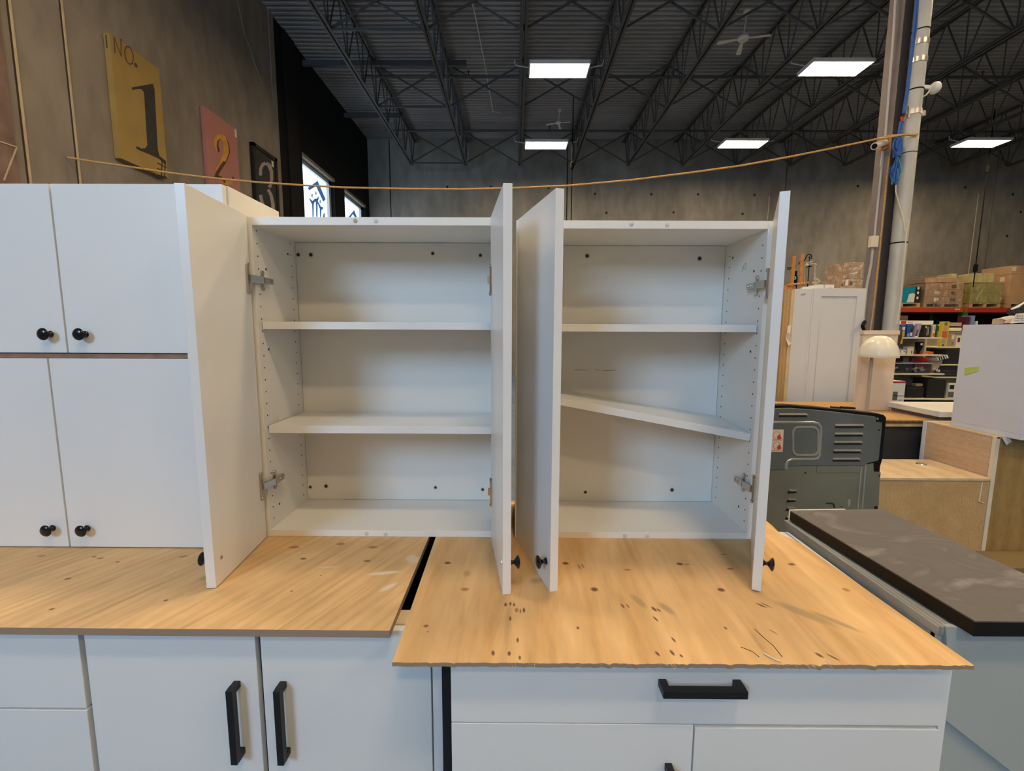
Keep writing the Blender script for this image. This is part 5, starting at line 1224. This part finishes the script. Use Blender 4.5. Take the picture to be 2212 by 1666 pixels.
for i in range(9):
    MB().obox(at(2018+2.4*i, 775-0.6*i, 7.08), (.010, 0, .006), (0, .07, 0), (-.012, 0, .022)).build('stripe', M['ink_black' if i % 2 else 'label_white'], t)
MB().prism([at(2014, 804, 7.1), at(2024, 800, 7.1), at(2036, 782, 7.1), at(2036, 775, 7.1), at(2014, 779, 7.1)], (0, .1, 0)).build('pouch_body', M['tan'], t)
for i in range(6): MB().obox(at(2017+2.3*i, 797+1.0*i, 7.07), (.006, 0, -.003), (0, .02, 0), (.006, 0, .016)).build('stripe', M['ink_grey' if i % 2 else 'label_white'], t)
good('black_bag', 1957, 836, 1999, 859, S4, 7.05, .25, 'fabric_black', 'low black bag on bottom shelf', 'bag', (), 0, 0.03)
good('black_case', 2001, 819, 2045, 859, S4, 7.04, .28, 'fabric_black', 'big black case on bottom shelf', 'case', (), 0, 0.012)
good('picture_frame', 2046.5, 828, 2066, 860, 0.510, 7.46, .04, 'label_white', 'white picture frame right of the black case', 'frame', ((.12,.62,.75,.88,'ink_black'), (.0,.1,.8,.45,'ink_grey')))
good('cardboard_scrap', 1979, 829, 1994, 836, at(1980, 836, 7.05).z+0.002, 7.12, .08, 'tan', 'tan cardboard scrap above the black bag', 'scrap')
t = good('appliance_box', 1916, 824, 1957, 873, 0.50, 6.55, .25, 'label_white', 'white appliance box with red lid by the beige panel', 'box', ((.0,.93,1,1,'red_bright'), (.28,.3,.58,.62,'ink_grey'), (.3,.0,.62,.24,'ink_black'), (.68,.28,.74,.33,'ink_grey'), (.68,.18,.74,.23,'ink_grey'), (.68,.08,.74,.13,'ink_grey'), (.78,.29,.93,.32,'tan'), (.78,.19,.93,.22,'tan'), (.78,.09,.93,.12,'tan'), (.34,.45,.96,.48,'ink_grey')))
tag(MB().box(5.2, 5.75, 6.5, 6.85, 0, 0.499).build('display_plinth', M['cardboard_dark'], loc=(5.5, 6.7, 0)), 'dark plinth under the white appliance box', 'plinth')
U1, U2_, U3 = 1.367, 1.082, 0.877
good('snack_pouch', 2029, 695, 2052, 750, U1, 7.46, .05, 'yellow_print', 'tall yellow pack with red fruit print', 'pack', ((.15,.35,.85,.62,'orange_print'), (.2,.12,.7,.32,'lilac'), (.35,.85,.7,.97,'ink_grey'), (.25,.65,.75,.8,'tan'), (.3,.02,.6,.1,'blue_print')))
good('retail_box', 2052.5, 722, 2063, 750, U1, 7.47, .08, 'tan', 'tan box with small icons next to the yellow pack', 'box', ((.1,.6,.9,.9,'label_cream'), (.3,.15,.5,.4,'ink_grey'), (.6,.15,.8,.4,'ink_grey')))
good('retail_box', 2064, 725, 2080, 750, U1, 7.47, .08, 'label_cream', 'cream box with dark swirl next to white cabinet edge', 'box', ((.2,.4,.6,.8,'maroon'),))
good('goods_tray', 2052, 708, 2078, 719, 1.62, 7.85, .1, 'label_cream', 'pale tray of goods above the tan box', 'tray', ((.0,.6,.4,1,'label_white'),))
good('goods_bundle', 2053, 697, 2078, 706, 1.70, 7.86, .1, 'tan', 'tan bundle on top of the right shelving', 'bundle')
good('black_bin', 2041, 757, 2075, 786, U2_, 7.46, .3, 'fabric_black', 'black square bin on second shelf of right unit', 'bin', (), 0, 0.01)
good('black_tray_stack', 2020, 792, 2075, 813, U3, 7.46, .3, 'fabric_black', 'stack of black trays on third shelf of right unit', 'trays', ((.3,.55,1,.58,'ink_grey'), (.3,.25,1,.28,'ink_grey')))
